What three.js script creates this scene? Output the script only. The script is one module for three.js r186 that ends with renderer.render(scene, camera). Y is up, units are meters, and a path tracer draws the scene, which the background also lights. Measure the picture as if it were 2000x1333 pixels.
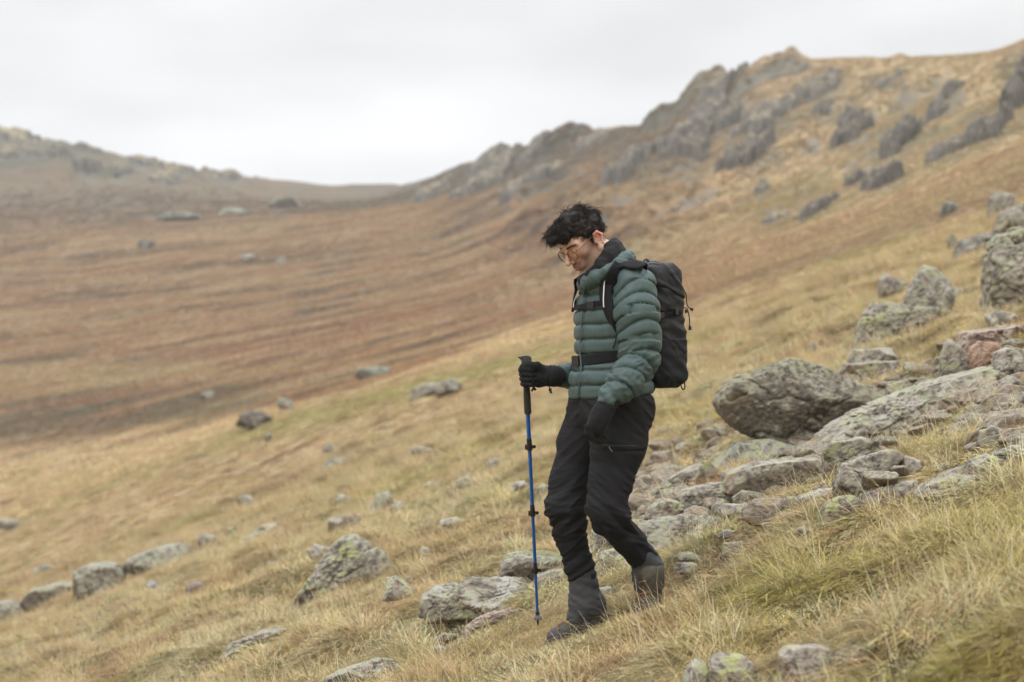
import * as THREE from 'three';
import { mergeGeometries } from 'three/addons/utils/BufferGeometryUtils.js';

const SKY = { low: 0.82, high: 2.8 }, EXPOSURE = 1.09, FOG = 0.00045, GRASS = 1, LIFT = 0.68;
// ---------- camera, sky, sun, exposure ----------
const F = 3780, HOR = 620, CAMY = 1.414;               // focal length in photo pixels, row of the eye level, height of the lens over the slope
const scene = new THREE.Scene();
const camera = new THREE.PerspectiveCamera(20, 1024 / 682, 0.1, 4000);
camera.position.set(0, CAMY, 0);
camera.rotation.x = -Math.atan((666.5 - HOR) / F);
camera.focus = 8.0;
camera.userData.fStop = 2.8;
scene.add(camera);

const clamp = (x, a = 0, b = 1) => Math.min(b, Math.max(a, x));
const lerp = (a, b, t) => a + (b - a) * t;
const sstep = (a, b, x) => { const t = clamp((x - a) / (b - a)); return t * t * (3 - 2 * t); };
function rng(seed) { let s = seed | 0; return () => { s = (s + 0x6d2b79f5) | 0; let t = Math.imul(s ^ (s >>> 15), 1 | s); t = (t + Math.imul(t ^ (t >>> 7), 61 | t)) ^ t; return ((t ^ (t >>> 14)) >>> 0) / 4294967296; }; }
// gradient noise
const PERM = new Uint8Array(512), GR = [];
{ const r = rng(7), p = [...Array(256).keys()]; for (let i = 255; i > 0; i--) { const j = Math.floor(r() * (i + 1)); [p[i], p[j]] = [p[j], p[i]]; } for (let i = 0; i < 512; i++) PERM[i] = p[i & 255];
  for (let i = 0; i < 256; i++) { const z = 2 * r() - 1, a = r() * 6.2832, q = Math.sqrt(1 - z * z); GR.push(q * Math.cos(a), q * Math.sin(a), z); } }
function noise(x, y, z = 0) {
  const X = Math.floor(x), Y = Math.floor(y), Z = Math.floor(z); x -= X; y -= Y; z -= Z;
  const u = x * x * x * (x * (x * 6 - 15) + 10), v = y * y * y * (y * (y * 6 - 15) + 10), w = z * z * z * (z * (z * 6 - 15) + 10);
  const g = (i, j, k) => { const h = PERM[(PERM[(PERM[(X + i) & 255] + Y + j) & 255] + Z + k) & 255] * 3; return GR[h] * (x - i) + GR[h + 1] * (y - j) + GR[h + 2] * (z - k); };
  return 1.6 * lerp(lerp(lerp(g(0, 0, 0), g(1, 0, 0), u), lerp(g(0, 1, 0), g(1, 1, 0), u), v), lerp(lerp(g(0, 0, 1), g(1, 0, 1), u), lerp(g(0, 1, 1), g(1, 1, 1), u), v), w);
}
function fbm(x, y, z = 0, o = 4) { let s = 0, a = 0.5; for (let i = 0; i < o; i++) { s += a * noise(x, y, z); x = x * 2.03 + 17.1; y = y * 2.03 - 9.7; z = z * 2.03 + 5.3; a *= 0.5; } return s; }

{ // overcast sky: an even cloud deck, brighter overhead as overcast skies are, with soft banks of cloud
  const W = 1024, H = 512, d = new Float32Array(W * H * 4);
  for (let j = 0; j < H; j++) for (let i = 0; i < W; i++) {
    const el = ((j + 0.5) / H - 0.5) * Math.PI, az = ((i + 0.5) / W) * 2 * Math.PI, s = Math.sin(el);
    const cx = Math.cos(az) * Math.cos(el), cz = Math.sin(az) * Math.cos(el);
    let L = SKY.low + (SKY.high - SKY.low) * Math.max(0, s) ** 1.25;
    const n = fbm(cx * 2.6 + 3, s * 11, cz * 2.6, 5), m = fbm(cx * 7 + 9, s * 30 + 4, cz * 7, 5);
    L *= 1 + 0.2 * n + 0.2 * m;
    const deck = sstep(0.085, 0.15, s) * (1 - sstep(0.2, 0.6, s)); // a greyer layer of cloud a little higher up
    L *= 1 - 0.2 * deck;
    let c = [L * 0.995, L, L * 1.006];
    const blue = clamp(0.5 - 1.6 * n) * (1 - sstep(0.02, 0.1, s));
    c = [c[0] * (1 - 0.035 * blue), c[1] * (1 - 0.012 * blue), c[2] * (1 + 0.012 * blue)];
    if (s < 0) c = [0.30, 0.24, 0.16].map((g, k) => lerp(c[k], g * 0.8, sstep(0, 0.06, -s)));
    d.set([c[0], c[1], c[2], 1], (j * W + i) * 4);
  }
  const t = new THREE.DataTexture(d, W, H, THREE.RGBAFormat, THREE.FloatType);
  t.mapping = THREE.EquirectangularReflectionMapping; t.magFilter = THREE.LinearFilter; t.minFilter = THREE.LinearFilter; t.needsUpdate = true;
  scene.background = t; scene.environment = t;
}
const sun = new THREE.DirectionalLight(0xfff4e6, 0.8);
sun.position.set(-14, 40, 14); sun.target.position.set(0, 0, -12); scene.add(sun, sun.target);
sun.castShadow = true; sun.shadow.radius = 40; sun.shadow.mapSize.set(2048, 2048);
Object.assign(sun.shadow.camera, { left: -60, right: 60, top: 60, bottom: -60, near: 1, far: 200 });
scene.fog = new THREE.FogExp2(0xe9edf1, FOG);
const renderer = new THREE.WebGLRenderer({ antialias: true });
renderer.toneMapping = THREE.LinearToneMapping; renderer.toneMappingExposure = EXPOSURE;
renderer.shadowMap.enabled = true;

// ---------- helpers ----------
const V = (x, y, z) => new THREE.Vector3(x, y, z);
const pix = (px, py, d) => V((px - 1000) / F * d, CAMY - (py - HOR) / F * d, -d);  // the place at depth d that a line of sight meets
const used = {};
function numbered(n) { const k = used[n] = (used[n] ?? -1) + 1; return k ? n + '_' + String(k).padStart(3, '0') : n; }
function tag(o, label, category, group, kind) { if (label) o.userData.label = label; if (category) o.userData.category = category; if (group) o.userData.group = group; if (kind) o.userData.kind = kind; return o; }
function part(name, geo, m, parent, label) { const o = new THREE.Mesh(geo, m); o.name = name; o.castShadow = o.receiveShadow = true; parent.add(o); if (label) o.userData.label = label; return o; }
function thing(name, label, category, pos, group) { const o = new THREE.Group(); o.name = numbered(name); if (pos) o.position.copy(pos); scene.add(o); return tag(o, label, category, group); }
const mat = (r, g, b, rough = 0.9, more = {}) => new THREE.MeshStandardMaterial({ color: new THREE.Color().setRGB(r, g, b), roughness: rough, ...more });
const vmat = (rough = 0.92, more = {}) => new THREE.MeshStandardMaterial({ vertexColors: true, roughness: rough, ...more });
function pchip(xs, ys) { // monotone cubic through points
  const n = xs.length, h = [], s = [], m = Array(n).fill(0);
  for (let i = 0; i < n - 1; i++) { h.push(xs[i + 1] - xs[i]); s.push((ys[i + 1] - ys[i]) / h[i]); }
  m[0] = s[0]; m[n - 1] = s[n - 2];
  for (let i = 1; i < n - 1; i++) if (s[i - 1] * s[i] > 0) { const a = 2 * h[i] + h[i - 1], b = h[i] + 2 * h[i - 1]; m[i] = (a + b) / (a / s[i - 1] + b / s[i]); }
  return (x) => { if (x <= xs[0]) return ys[0]; if (x >= xs[n - 1]) return ys[n - 1]; let i = 0; while (x > xs[i + 1]) i++; const t = (x - xs[i]) / h[i], t2 = t * t, t3 = t2 * t;
    return (2 * t3 - 3 * t2 + 1) * ys[i] + (t3 - 2 * t2 + t) * h[i] * m[i] + (-2 * t3 + 3 * t2) * ys[i + 1] + (t3 - t2) * h[i] * m[i + 1]; };
}
const curve = (...p) => pchip(p.filter((_, i) => !(i % 2)), p.filter((_, i) => i % 2));

// ---------- the terrain ----------
// Bands of the valley from near to far, each with its distance and its height as an angle below the eye level, along the view's width (column -700 .. 2700)
const KN = [
  { d: curve(-700, 75, 0, 68, 450, 58, 800, 50, 2700, 50), y: curve(-700, 1190, 0, 1008, 300, 905, 450, 850, 600, 803, 800, 752, 1100, 672, 1400, 580, 1700, 486, 2000, 388, 2700, 200) },
  { d: curve(-700, 92, 450, 84, 1100, 75, 2000, 66, 2700, 66), y: curve(-700, 1040, 0, 935, 300, 862, 450, 818, 800, 722, 1100, 640, 1400, 545, 1700, 448, 2000, 345, 2700, 130) },
  { d: curve(-700, 150, 800, 145, 1400, 105, 2000, 84, 2700, 84), y: curve(-700, 780, 0, 705, 450, 642, 800, 585, 1000, 545, 1200, 515, 1400, 468, 1700, 385, 2000, 285, 2700, 60) },
  { d: curve(-700, 260, 700, 255, 1100, 195, 1500, 138, 2000, 108, 2700, 108), y: curve(-700, 510, 0, 488, 450, 448, 700, 425, 900, 402, 1100, 376, 1300, 352, 1500, 338, 1700, 300, 2000, 205, 2700, 0) },
  { d: curve(-700, 340, 700, 325, 900, 270, 1300, 190, 1700, 152, 2000, 130, 2700, 130), y: curve(-700, 345, 0, 355, 300, 362, 480, 382, 700, 388, 900, 360, 1100, 316, 1300, 270, 1500, 215, 1750, 200, 2000, 135, 2700, -40) },
  { d: curve(-700, 400, 480, 395, 700, 380, 900, 310, 1100, 250, 1300, 220, 1500, 205, 1750, 185, 2000, 152, 2700, 152), y: curve(-700, 225, -200, 240, 0, 262, 100, 278, 165, 294, 260, 312, 370, 332, 470, 350, 560, 358, 660, 367, 790, 363, 850, 348, 920, 320, 985, 297, 1080, 274, 1200, 254, 1300, 243, 1335, 215, 1375, 168, 1430, 146, 1500, 128, 1560, 123, 1700, 124, 1800, 120, 1900, 114, 1960, 98, 2000, 84, 2200, 20, 2700, -90) },
];
const TP = 173, TD = 420, tab = new Float32Array(TP * TD);
const px_i = (i) => -700 + i * 20, dOfJ = (j) => 20 * Math.exp(j / (TD - 1) * Math.log(2500 / 20));
for (let i = 0; i < TP; i++) {
  const p = px_i(i), xs = [14, 22, 30], ys = xs.map((d) => -1.414 + 0.38 * (p - 1000) / F * d);
  for (const k of KN) { const d = k.d(p), y = k.y(p); xs.push(d); ys.push(-(y - HOR) / F * d); }
  const ds = xs[xs.length - 1], Ys = ys[ys.length - 1];
  xs.push(ds * 1.12, ds * 1.5, 2600); ys.push(Ys + 0.2, Ys - 9, Ys - 25);
  const f = pchip(xs, ys);
  for (let j = 0; j < TD; j++) tab[i * TD + j] = f(dOfJ(j));
}
function profile(p, d) {
  const a = clamp((p + 700) / 20, 0, TP - 1.001), b = clamp(Math.log(Math.max(d, 20) / 20) / Math.log(2500 / 20) * (TD - 1), 0, TD - 1.001);
  const i = Math.floor(a), j = Math.floor(b), u = a - i, v = b - j, o = i * TD + j;
  return lerp(lerp(tab[o], tab[o + 1], v), lerp(tab[o + TD], tab[o + TD + 1], v), u);
}
function polar(x, z) { // column and distance of a place
  const r = Math.hypot(x, z), s = z < -1e-3 ? clamp(x / -z, -0.449, 0.449) : (x < 0 ? -0.449 : 0.449);
  return [1000 + F * s, r / Math.sqrt(1 + s * s)];
}
const FEET = [[0.27, -7.95], [0.17, -7.95], [0.36, -7.95], [0.53, -7.85], [0.12, -8.4]];
const ridged = (n) => 1 - Math.abs(n) * 2;
function hummock(x, z, d) {
  const a = noise(x * 1.15 + 3, z * 1.15, 1.7), b = noise(x * 2.3, z * 2.3 + 7, 4.1), c = noise(x * 5.1 + 1, z * 5.1, 9.3);
  const fine = 1 - 0.8 * sstep(50, 90, d), bank = x > 0.7 && d < 11 ? 0.16 * Math.exp(-(((d - 7.9 - 0.12 * (x - 1)) / 0.85) ** 2)) * sstep(0.7, 1.5, x) : 0;
  return fine * (0.085 * a + (d < 16 ? 0.10 : 0.075) * Math.max(-0.2, b) + 0.025 * c) + 0.10 * fbm(x * 0.23, z * 0.23, 2.2, 2) + bank;
}
function groundY(x, z) {
  const [p, d] = polar(x, z);
  let y = lerp(-1.414 + 0.38 * clamp(x, -60, 60), profile(p, d), sstep(18, 30, d));
  let k = 1; for (const [fx, fz] of FEET) k = Math.min(k, 0.12 + sstep(0.15, 0.9, Math.hypot(x - fx, z - fz)));
  y += k * hummock(x, z, d) * (1 - 0.5 * sstep(60, 140, d));
  if (d > 45) {
    const m = sstep(45, 110, d);
    y += m * ((0.12 + 0.25 * sstep(900, 1300, p)) * fbm(x * 0.13, z * 0.13, 0, 3) + 0.06 * noise(x * 0.31 + 4, z * 0.31, 3));
    const far = sstep(110, 230, d), right = sstep(800, 1150, p);
    if (far > 0 && p < 560) { const rg = sstep(300, 345, d) * sstep(560, 470, p); y += rg * (0.9 * fbm(x * 0.14, z * 0.10, 71, 4) + 0.9 * sstep(0.18, 0.4, noise(x * 0.16 + 3, z * 0.12, 77)) * (0.6 + noise(x * 0.6, z * 0.6, 5))); }
    if (far > 0) {
      y += far * (1.1 * fbm(x * 0.045, z * 0.045, 5, 4)) * (1 - 0.6 * right * sstep(0.85, 0.97, d / KN[5].d(p)));
      const cr = fbm(x * 0.06 + 11, z * 0.06, 8, 4) - 0.16 * sstep(0.86, 0.98, d / KN[5].d(p));
      y += (sstep(60, 170, d) * right) * 2.4 * sstep(0.02, 0.18, cr) * (0.6 + 0.8 * fbm(x * 0.25, z * 0.25, 3, 3));
    }
  }
  return CAMY + y;
}
function meet(px, py, from = 4) { // distance at which the line of sight meets the ground
  let d = from, step = 1.003;
  for (; d < 600; d *= step) { const q = pix(px, py, d); if (q.y <= groundY(q.x, q.z)) return d; }
  return d;
}
// colours of what grows where (linear, as the ground has them)
const C = { straw: [0.43, 0.298, 0.152], pale: [0.50, 0.385, 0.225], tan: [0.30, 0.215, 0.12], brown: [0.175, 0.105, 0.052], dark: [0.085, 0.062, 0.03], olive: [0.20, 0.17, 0.065], moss: [0.25, 0.22, 0.06], track: [0.315, 0.275, 0.10], brack: [0.262, 0.148, 0.073], red: [0.215, 0.098, 0.05], rock: [0.20, 0.185, 0.165], heath: [0.13, 0.125, 0.06] };
const BARE = [[1312, 146, 1455, 246], [1500, 116, 1578, 146], [1392, 204, 1450, 252], [1440, 198, 1556, 254], [1552, 148, 1645, 193], [1408, 247, 1518, 320], [1280, 247, 1390, 329], [1172, 278, 1290, 335], [1122, 248, 1222, 268], [1006, 260, 1092, 304], [982, 310, 1122, 364], [914, 284, 992, 328], [882, 320, 1004, 366], [802, 354, 880, 386], [1584, 194, 1624, 228], [1620, 207, 1704, 273], [1720, 214, 1804, 290], [1682, 294, 1768, 366], [1645, 318, 1690, 362], [1806, 252, 1898, 305], [1874, 198, 1972, 276], [1954, 92, 2030, 210], [1812, 174, 1890, 217], [1688, 150, 1768, 168], [1558, 366, 1630, 420], [1472, 348, 1504, 376], [1488, 410, 1544, 434], [-20, 256, 98, 284], [-10, 284, 86, 312], [98, 274, 140, 306], [144, 279, 172, 294], [146, 298, 198, 343], [256, 302, 298, 326], [308, 313, 380, 336], [296, 332, 360, 355], [412, 332, 482, 356], [214, 318, 262, 344]]; // where rock breaks through the turf of the far slopes: left, top, right, bottom
const mixc = (a, b, t) => [lerp(a[0], b[0], t), lerp(a[1], b[1], t), lerp(a[2], b[2], t)];
function growth(x, z, slope = 0, y = 0) {
  const [p, d] = polar(x, z);
  let c = mixc(C.straw, C.pale, clamp(0.5 + 1.1 * fbm(x * 0.9, z * 0.9, 3, 3)));
  const n1 = fbm(x * 0.55 + 7, z * 0.55, 1, 4), n2 = fbm(x * 1.7, z * 1.7 + 3, 6, 3), n3 = fbm(x * 0.3, z * 0.3 + 9, 12, 3);
  c = mixc(c, C.tan, 0.55 * sstep(0.05, 0.4, n2));
  c = mixc(c, C.olive, 0.6 * sstep(0.14, 0.42, n1));
  c = mixc(c, C.moss, 0.8 * sstep(0.1, 0.28, n3) * sstep(-0.1, 0.25, n2 + n1));
  c = mixc(c, C.brown, 0.7 * sstep(0.14, 0.4, -n1 - 0.35 * n2));
  c = mixc(c, [0.36, 0.215, 0.12], 0.55 * sstep(0.1, 0.35, fbm(x * 0.8 + 31, z * 0.8, 14, 3))); // rusty dead tufts
  if (d < 30) { // mossy corner and brown hollows near at hand
    const mo = sstep(1230, 1480, p) * (1 - sstep(6.7, 7.7, d + 2.2 * n1));
    c = mixc(c, C.moss, 0.85 * mo * sstep(-0.1, 0.2, n2 + 0.6 * n1));
    const br = sstep(560, 100, p) * sstep(12, 15, d) * (1 - sstep(24, 30, d));
    c = mixc(c, C.brown, 0.45 * br * sstep(-0.1, 0.25, n2 + n3));
  }
  const dc = KN[0].d(p), q = d / dc;
  // green track along the brow, then the dark hollow, then bracken
  const stripe = Math.exp(-(((q - 0.93 - 0.03 * noise(p * 0.01, 2)) / 0.1) ** 2)) * (sstep(330, 520, p) * (1 - sstep(1000, 1250, p)) + 0.9 * sstep(1500, 1650, p) * (1 - sstep(1750, 1850, p)) + 0.35 * (1 - sstep(330, 520, p)));
  c = mixc(c, C.track, 0.85 * clamp(stripe * (1 + 0.8 * n2)));
  if (q > 0.95) {
    const edge = 1.0 + 0.40 * (1 - sstep(380, 620, p)) + 0.28 * sstep(380, 560, p) * (1 - sstep(1000, 1300, p)) + 0.42 * sstep(700, 1000, p) * (1 - sstep(1100, 1400, p)), g = sstep(edge - 0.03, edge + 0.06 + 0.3 * (edge - 1), q + 0.05 * n1 + 0.16 * (edge - 0.9) * fbm(x * 0.11, d * 0.22, 61, 3) * 3), left = 1 - sstep(1050, 1750, p);
    const st = fbm(x * 0.035 + 0.011 * d, d * 0.11, 21, 4), s2 = fbm(x * 0.16, d * 0.4, 33, 4), s3 = fbm(x * 0.012, d * 0.045, 41, 3);
    const s4 = noise(x * 0.9, d * 1.6, 51), s5 = noise(x * 2.1, d * 2.8, 55);
    let b = mixc(C.brack, C.tan, clamp(0.3 + 1.5 * st + 0.6 * s2 + 0.3 * s4 + 0.25 * s5));
    b = mixc(b, C.red, sstep(-0.02, 0.24, s3 - 0.2 * st) * 0.85);
    b = mixc(b, C.straw, 0.3 * sstep(0.2, 0.5, st + 0.3 * s2)); b = mixc(b, C.olive, 0.5 * sstep(0.16, 0.4, s2 - 0.4 * s3));
    b = mixc(b, C.dark, 0.75 * sstep(0.12, 0.42, -st * 1.0 - s2 * 0.4));
    const pt = fbm(x * 0.1 + 3, d * 0.3, 101, 4); b = mixc(b, [0.10, 0.075, 0.045], 0.85 * sstep(0.12, 0.3, pt) * (1 - sstep(1000, 1300, p))); b = mixc(b, mixc(C.straw, C.tan, 0.4), 0.6 * sstep(0.1, 0.32, -pt + 0.3 * s4) * (1 - sstep(1000, 1300, p)));
    const hollow = Math.exp(-(((q - 1.64 - 0.1 * s2) / 0.15) ** 2)) * (1 - sstep(420, 640, p)) + 0.8 * Math.exp(-(((q - 1.16 - 0.25 * sstep(950, 650, p) - 0.08 * s2) / 0.09) ** 2)) * sstep(560, 680, p) * (1 - sstep(950, 1120, p));
    b = mixc(b, mixc(C.straw, C.olive, 0.5), 0.75 * Math.exp(-(((q - 1.98 - 0.2 * s2) / 0.12) ** 2)) * (1 - sstep(500, 900, p)) * clamp(0.8 + st + s2));
    b = mixc(b, mixc(C.heath, C.dark, 0.45), 0.95 * hollow * clamp(0.7 + 1.2 * s2));
    const k = d / KN[3].d(p); // beyond the bracken: pale grass, then the hill
    b = mixc(b, mixc(C.straw, C.tan, 0.5), 0.5 * sstep(0.8, 0.95, k + 0.1 * st) * (1 - sstep(1.02, 1.2, k)) * sstep(-0.12, 0.2, s3 + 0.6 * s2 + 0.12));
    b = mixc(b, C.brown, 0.7 * sstep(0.75, 0.95, k) * sstep(0.02, 0.2, fbm(x * 0.05, d * 0.07, 91, 4)));
    b = mixc(b, mixc([0.145, 0.098, 0.064], [0.085, 0.083, 0.05], clamp(0.3 + 1.4 * s2 + st)), 0.9 * sstep(1.0, 1.2, k + 0.15 * st));
    b = mixc(b, mixc(C.brown, C.heath, 0.5), 0.75 * sstep(1.15, 1.3, k) * sstep(-0.1, 0.2, s2 + st) * (1 - sstep(560, 800, p)));
    let r = mixc([0.36, 0.27, 0.15], C.tan, clamp(0.5 + 1.2 * st + s2));
    r = mixc(r, C.olive, 0.55 * sstep(0.05, 0.35, s2 - s3)); r = mixc(r, C.brack, 0.6 * sstep(0.05, 0.3, s3 + 0.3 * s2));
    b = mixc(r, b, left);
    b = mixc(b, C.rock, sstep(0.75, 1.3, slope + 0.5 * s2) * sstep(90, 150, d));
    if (y && d > 90) { // bare rock and scree
      const py = HOR - (y - CAMY) / d * F; let near = 0;
      for (const [x0, y0, x1, y1] of BARE) { const a = (p - (x0 + x1) / 2) / ((x1 - x0) * 0.62), e = (py - (y0 * 0.4 + y1 * 0.6)) / ((y1 - y0) * 0.75 + 6); near = Math.max(near, 1 - Math.hypot(a, e) * 0.6); }
      const rk = fbm(x * 0.22, y * 0.35, z * 0.22, 4) + 0.25 * noise(x * 0.9, y * 1.3, z * 0.9);
      b = mixc(b, mixc(C.rock.map((v) => v * 0.72), C.heath, clamp(0.3 + rk)), 0.85 * sstep(0.30, 0.62, near + 0.55 * rk));
      b = mixc(b, [0.085, 0.083, 0.055], 0.8 * sstep(-0.05, 0.22, fbm(x * 0.1 + 5, y * 0.2, z * 0.1, 3)) * (p < 520 ? sstep(365, 335, py) : 0.35));
    }
    c = mixc(c, b, g);
  }
  return c;
}
{
  const S = []; // columns: fine across the view, coarse all round
  for (let i = 0; i <= 20; i++) S.push(-Math.PI + i * (Math.PI - 0.36) / 20);
  for (let p = -180; p <= 2180; p += 4.4) { const a = Math.atan((p - 1000) / F); if (a > S[S.length - 1] + 1e-4) S.push(a); }
  for (let i = 0; i <= 20; i++) S.push(0.36 + i * (Math.PI - 0.36) / 20);
  const R = [0.4, 1, 2, 3, 4]; // rows: close where the ground faces the eye
  let d = 4.2;
  while (d < 470) { R.push(d); let g = 0; for (const p of [0, 300, 700, 1000, 1300, 1600, 1950]) { const y0 = HOR - profile(p, d) / d * F, y1 = HOR - profile(p, d * 1.01) / (d * 1.01) * F; g = Math.max(g, Math.abs(y1 - y0) / 0.01 / d); } d += Math.min(d * 0.012, Math.max(0.03, 2.6 / Math.max(g, 1e-6) * (d < 40 ? 1.6 : 1))); }
  for (; d < 2400; d *= 1.12) R.push(d);
  const nx = S.length, ny = R.length, pos = new Float32Array(nx * ny * 3), col = new Float32Array(nx * ny * 3), idx = [];
  for (let j = 0; j < ny; j++) for (let i = 0; i < nx; i++) { const x = Math.sin(S[i]) * R[j], z = -Math.cos(S[i]) * R[j]; pos.set([x, groundY(x, z), z], (j * nx + i) * 3); }
  for (let j = 0; j < ny; j++) for (let i = 0; i < nx; i++) {
    const o = (j * nx + i) * 3, x = pos[o], z = pos[o + 2]; let sl = 0;
    if (R[j] > 80 && j < ny - 1) { const a = o + nx * 3; sl = Math.abs(pos[a + 1] - pos[o + 1]) / Math.max(0.01, Math.hypot(pos[a] - x, pos[a + 2] - z)); }
    { const [p, d] = polar(x, z), clumpShade = 1 - 0.4 * sstep(24, 34, d) * (1 - sstep(60, 70, d)) - 0.42 * sstep(62, 78, d) * (1 - 0.45 * sstep(240, 330, d)) * (1 - sstep(1150, 1500, p)); col.set(growth(x, z, sl, pos[o + 1]).map((v) => v * clumpShade), o); } // shade between grass and bracken clumps, put into the ground colour
    if (j < ny - 1 && i < nx - 1) { const a = j * nx + i, b = a + 1, c2 = a + nx, e = c2 + 1; idx.push(a, b, c2, b, e, c2); }
  }
  const g = new THREE.BufferGeometry();
  g.setAttribute('position', new THREE.BufferAttribute(pos, 3)); g.setAttribute('color', new THREE.BufferAttribute(col, 3)); g.setIndex(idx); g.computeVertexNormals();
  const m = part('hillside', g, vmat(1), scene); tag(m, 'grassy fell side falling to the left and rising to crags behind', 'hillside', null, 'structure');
  console.log('terrain', nx, ny, idx.length / 3);
}
// ---------- rocks ----------
const ROCKS = []; // footprints, so that no grass grows through them
function cubeSphere(n) { // welded, unit directions
  const dirs = [], idx = [], key = new Map();
  const id = (x, y, z) => { const k = x + ',' + y + ',' + z; if (!key.has(k)) { key.set(k, dirs.length / 3); const t = (v) => Math.tan(v / n * Math.PI / 4), a = t(x), b = t(y), c = t(z), l = Math.hypot(a, b, c); dirs.push(a / l, b / l, c / l); } return key.get(k); };
  for (const f of [[0, 1, 2, 1], [0, 1, 2, -1], [1, 2, 0, 1], [1, 2, 0, -1], [2, 0, 1, 1], [2, 0, 1, -1]]) for (let i = -n; i < n; i += 2) for (let j = -n; j < n; j += 2) {
    const q = [[i, j], [i + 2, j], [i + 2, j + 2], [i, j + 2]].map(([a, b]) => { const v = [0, 0, 0]; v[f[1]] = a; v[f[2]] = b; v[f[0]] = n * f[3]; return id(...v); });
    if (f[3] > 0) idx.push(q[0], q[1], q[2], q[0], q[2], q[3]); else idx.push(q[0], q[2], q[1], q[0], q[3], q[2]);
  }
  return { dirs, idx };
}
const spheres = {};
const stoneM = vmat(0.9), farStoneM = vmat(1);
// planes: [nx, ny, nz, distance]; the rock is the rounded meeting of them, broken up by noise
function rockGeo(planes, size, n, seed, o = {}) {
  const { dirs, idx } = spheres[n] ??= cubeSphere(n), N = dirs.length / 3, pos = new Float32Array(N * 3), col = new Float32Array(N * 3), s0 = seed * 13.7, P = o.sharp ?? 90, q = 1 / size, out = new Float32Array(N);
  const rough = o.rough ?? 1, st = o.strata;
  const cr = rng(seed * 37 + 3), cracks = [0, 1].map(() => { const a = cr() * 6.28, z = cr() * 1.4 - 0.7, k = Math.sqrt(1 - z * z); return [Math.cos(a) * k, Math.sin(a) * k, z, 0.9 + 0.7 * cr(), cr() * 9]; });
  for (let i = 0; i < N; i++) {
    const x = dirs[i * 3], y = dirs[i * 3 + 1], z = dirs[i * 3 + 2]; let a = 0;
    for (const p of planes) { const t = (x * p[0] + y * p[1] + z * p[2]) / p[3]; if (t > 0) a += t ** P; }
    let r = a ** (-1 / P);
    const X = x * r, Y = y * r, Z = z * r, w = size * rough;
    const n1 = fbm(X * 2.2 * q + s0, Y * 2.2 * q, Z * 2.2 * q, 3), n2 = fbm(X * 7 * q, Y * 9 * q + s0, Z * 7 * q, 4);
    let dr = w * (0.05 * n1 + 0.05 * n2 + (o.cleave ? 0 : 0.02 * noise(X * 17 * q + s0, Y * 17 * q, Z * 17 * q) + 0.012 * noise(X * 37 * q, Y * 37 * q + s0, Z * 37 * q)));
    if (!o.cleave) for (const t of cracks) { const h = (X * t[0] + Y * t[1] + Z * t[2]) * q * t[3] + 0.5 * n1 + t[4], f = h - Math.floor(h) - 0.5; dr -= w * 0.05 * Math.exp(-((f / 0.035) ** 2)); dr += w * 0.045 * noise(Math.floor(h) * 5.3, t[4] * 9, 1.5); }
    if (o.cleave) dr += w * o.cleave * (0.6 * fbm(X * 5 * q + s0, Y * 1.6 * q, Z * 5 * q + 2, 4) + 0.5 * fbm(X * 1.7 * q, Y * 1.3 * q + s0, Z * 1.7 * q, 3));
    if (st) { const h = (X * st[0] + Y * st[1] + Z * st[2]) * q * (st[3] ?? 5) + n1 * 0.8 + seed, f = h - Math.floor(h); dr += w * (st[4] ?? 0.05) * (sstep(0, 0.18, f) * (1 - sstep(0.75, 1, f)) - 0.5) * (0.6 + noise(Math.floor(h) * 3.1, seed)); }
    r += dr; out[i] = n2;
    pos[i * 3] = x * r; pos[i * 3 + 1] = y * r; pos[i * 3 + 2] = z * r;
  }
  const g = new THREE.BufferGeometry();
  g.setAttribute('position', new THREE.BufferAttribute(pos, 3)); g.setIndex(idx); g.computeVertexNormals();
  const nor = g.attributes.normal.array, base = o.base ?? [0.225, 0.197, 0.162], L = o.lichen ?? 1, YL = o.yellow ?? 0.5, MO = o.moss ?? 0, RU = o.rust ?? 0.3, PA = o.pale ?? 0.3, u = (o.grain ?? 1) * 1;
  for (let i = 0; i < N; i++) {
    const x = pos[i * 3] + s0, y = pos[i * 3 + 1], z = pos[i * 3 + 2] + s0 * 0.7, up = nor[i * 3 + 1];
    const a = fbm(x * 9 * u, y * 9 * u, z * 9 * u, 4), b = fbm(x * 22 * u + 3, y * 22 * u, z * 22 * u, 3), e = fbm(x * 4 * u + 8, y * 4 * u, z * 4 * u, 3), k = fbm(x * 55 * u, y * 55 * u + 4, z * 55 * u, 2);
    let c = base.map((v) => v * 0.92 * (1 + 0.8 * a + 0.7 * b + 0.75 * k));
    c = mixc(c, [0.22, 0.125, 0.08], RU * sstep(0.02, 0.3, e + 0.3 * a));
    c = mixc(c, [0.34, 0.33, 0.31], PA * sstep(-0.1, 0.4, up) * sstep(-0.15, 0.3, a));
    c = mixc(c, [0.255, 0.275, 0.20], 0.8 * L * sstep(-0.05, 0.16, b + 0.5 * e + 0.12 * (up - 0.3)) * sstep(-0.6, 0.3, up));
    c = mixc(c, [0.075, 0.066, 0.055], 0.7 * sstep(0.12, 0.42, -b - 0.6 * k - 0.5 * out[i]));
    c = mixc(c, [0.275, 0.29, 0.105], 0.8 * YL * sstep(0.15, 0.27, e * 0.6 + 0.75 * b + 0.05 * up));
    c = mixc(c, [0.085, 0.095, 0.018], MO * sstep(0.35, 0.8, up + 0.6 * a) * sstep(0, 0.2, e + a + 0.25 * MO));
    if (o.turf) c = mixc(c, mixc(C.straw, C.olive, clamp(0.4 + a * 2)), sstep(o.turf, o.turf + 0.22, up + 0.35 * b));
    col.set(c.map((v) => Math.max(0.015, v)), i * 3);
  }
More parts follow.
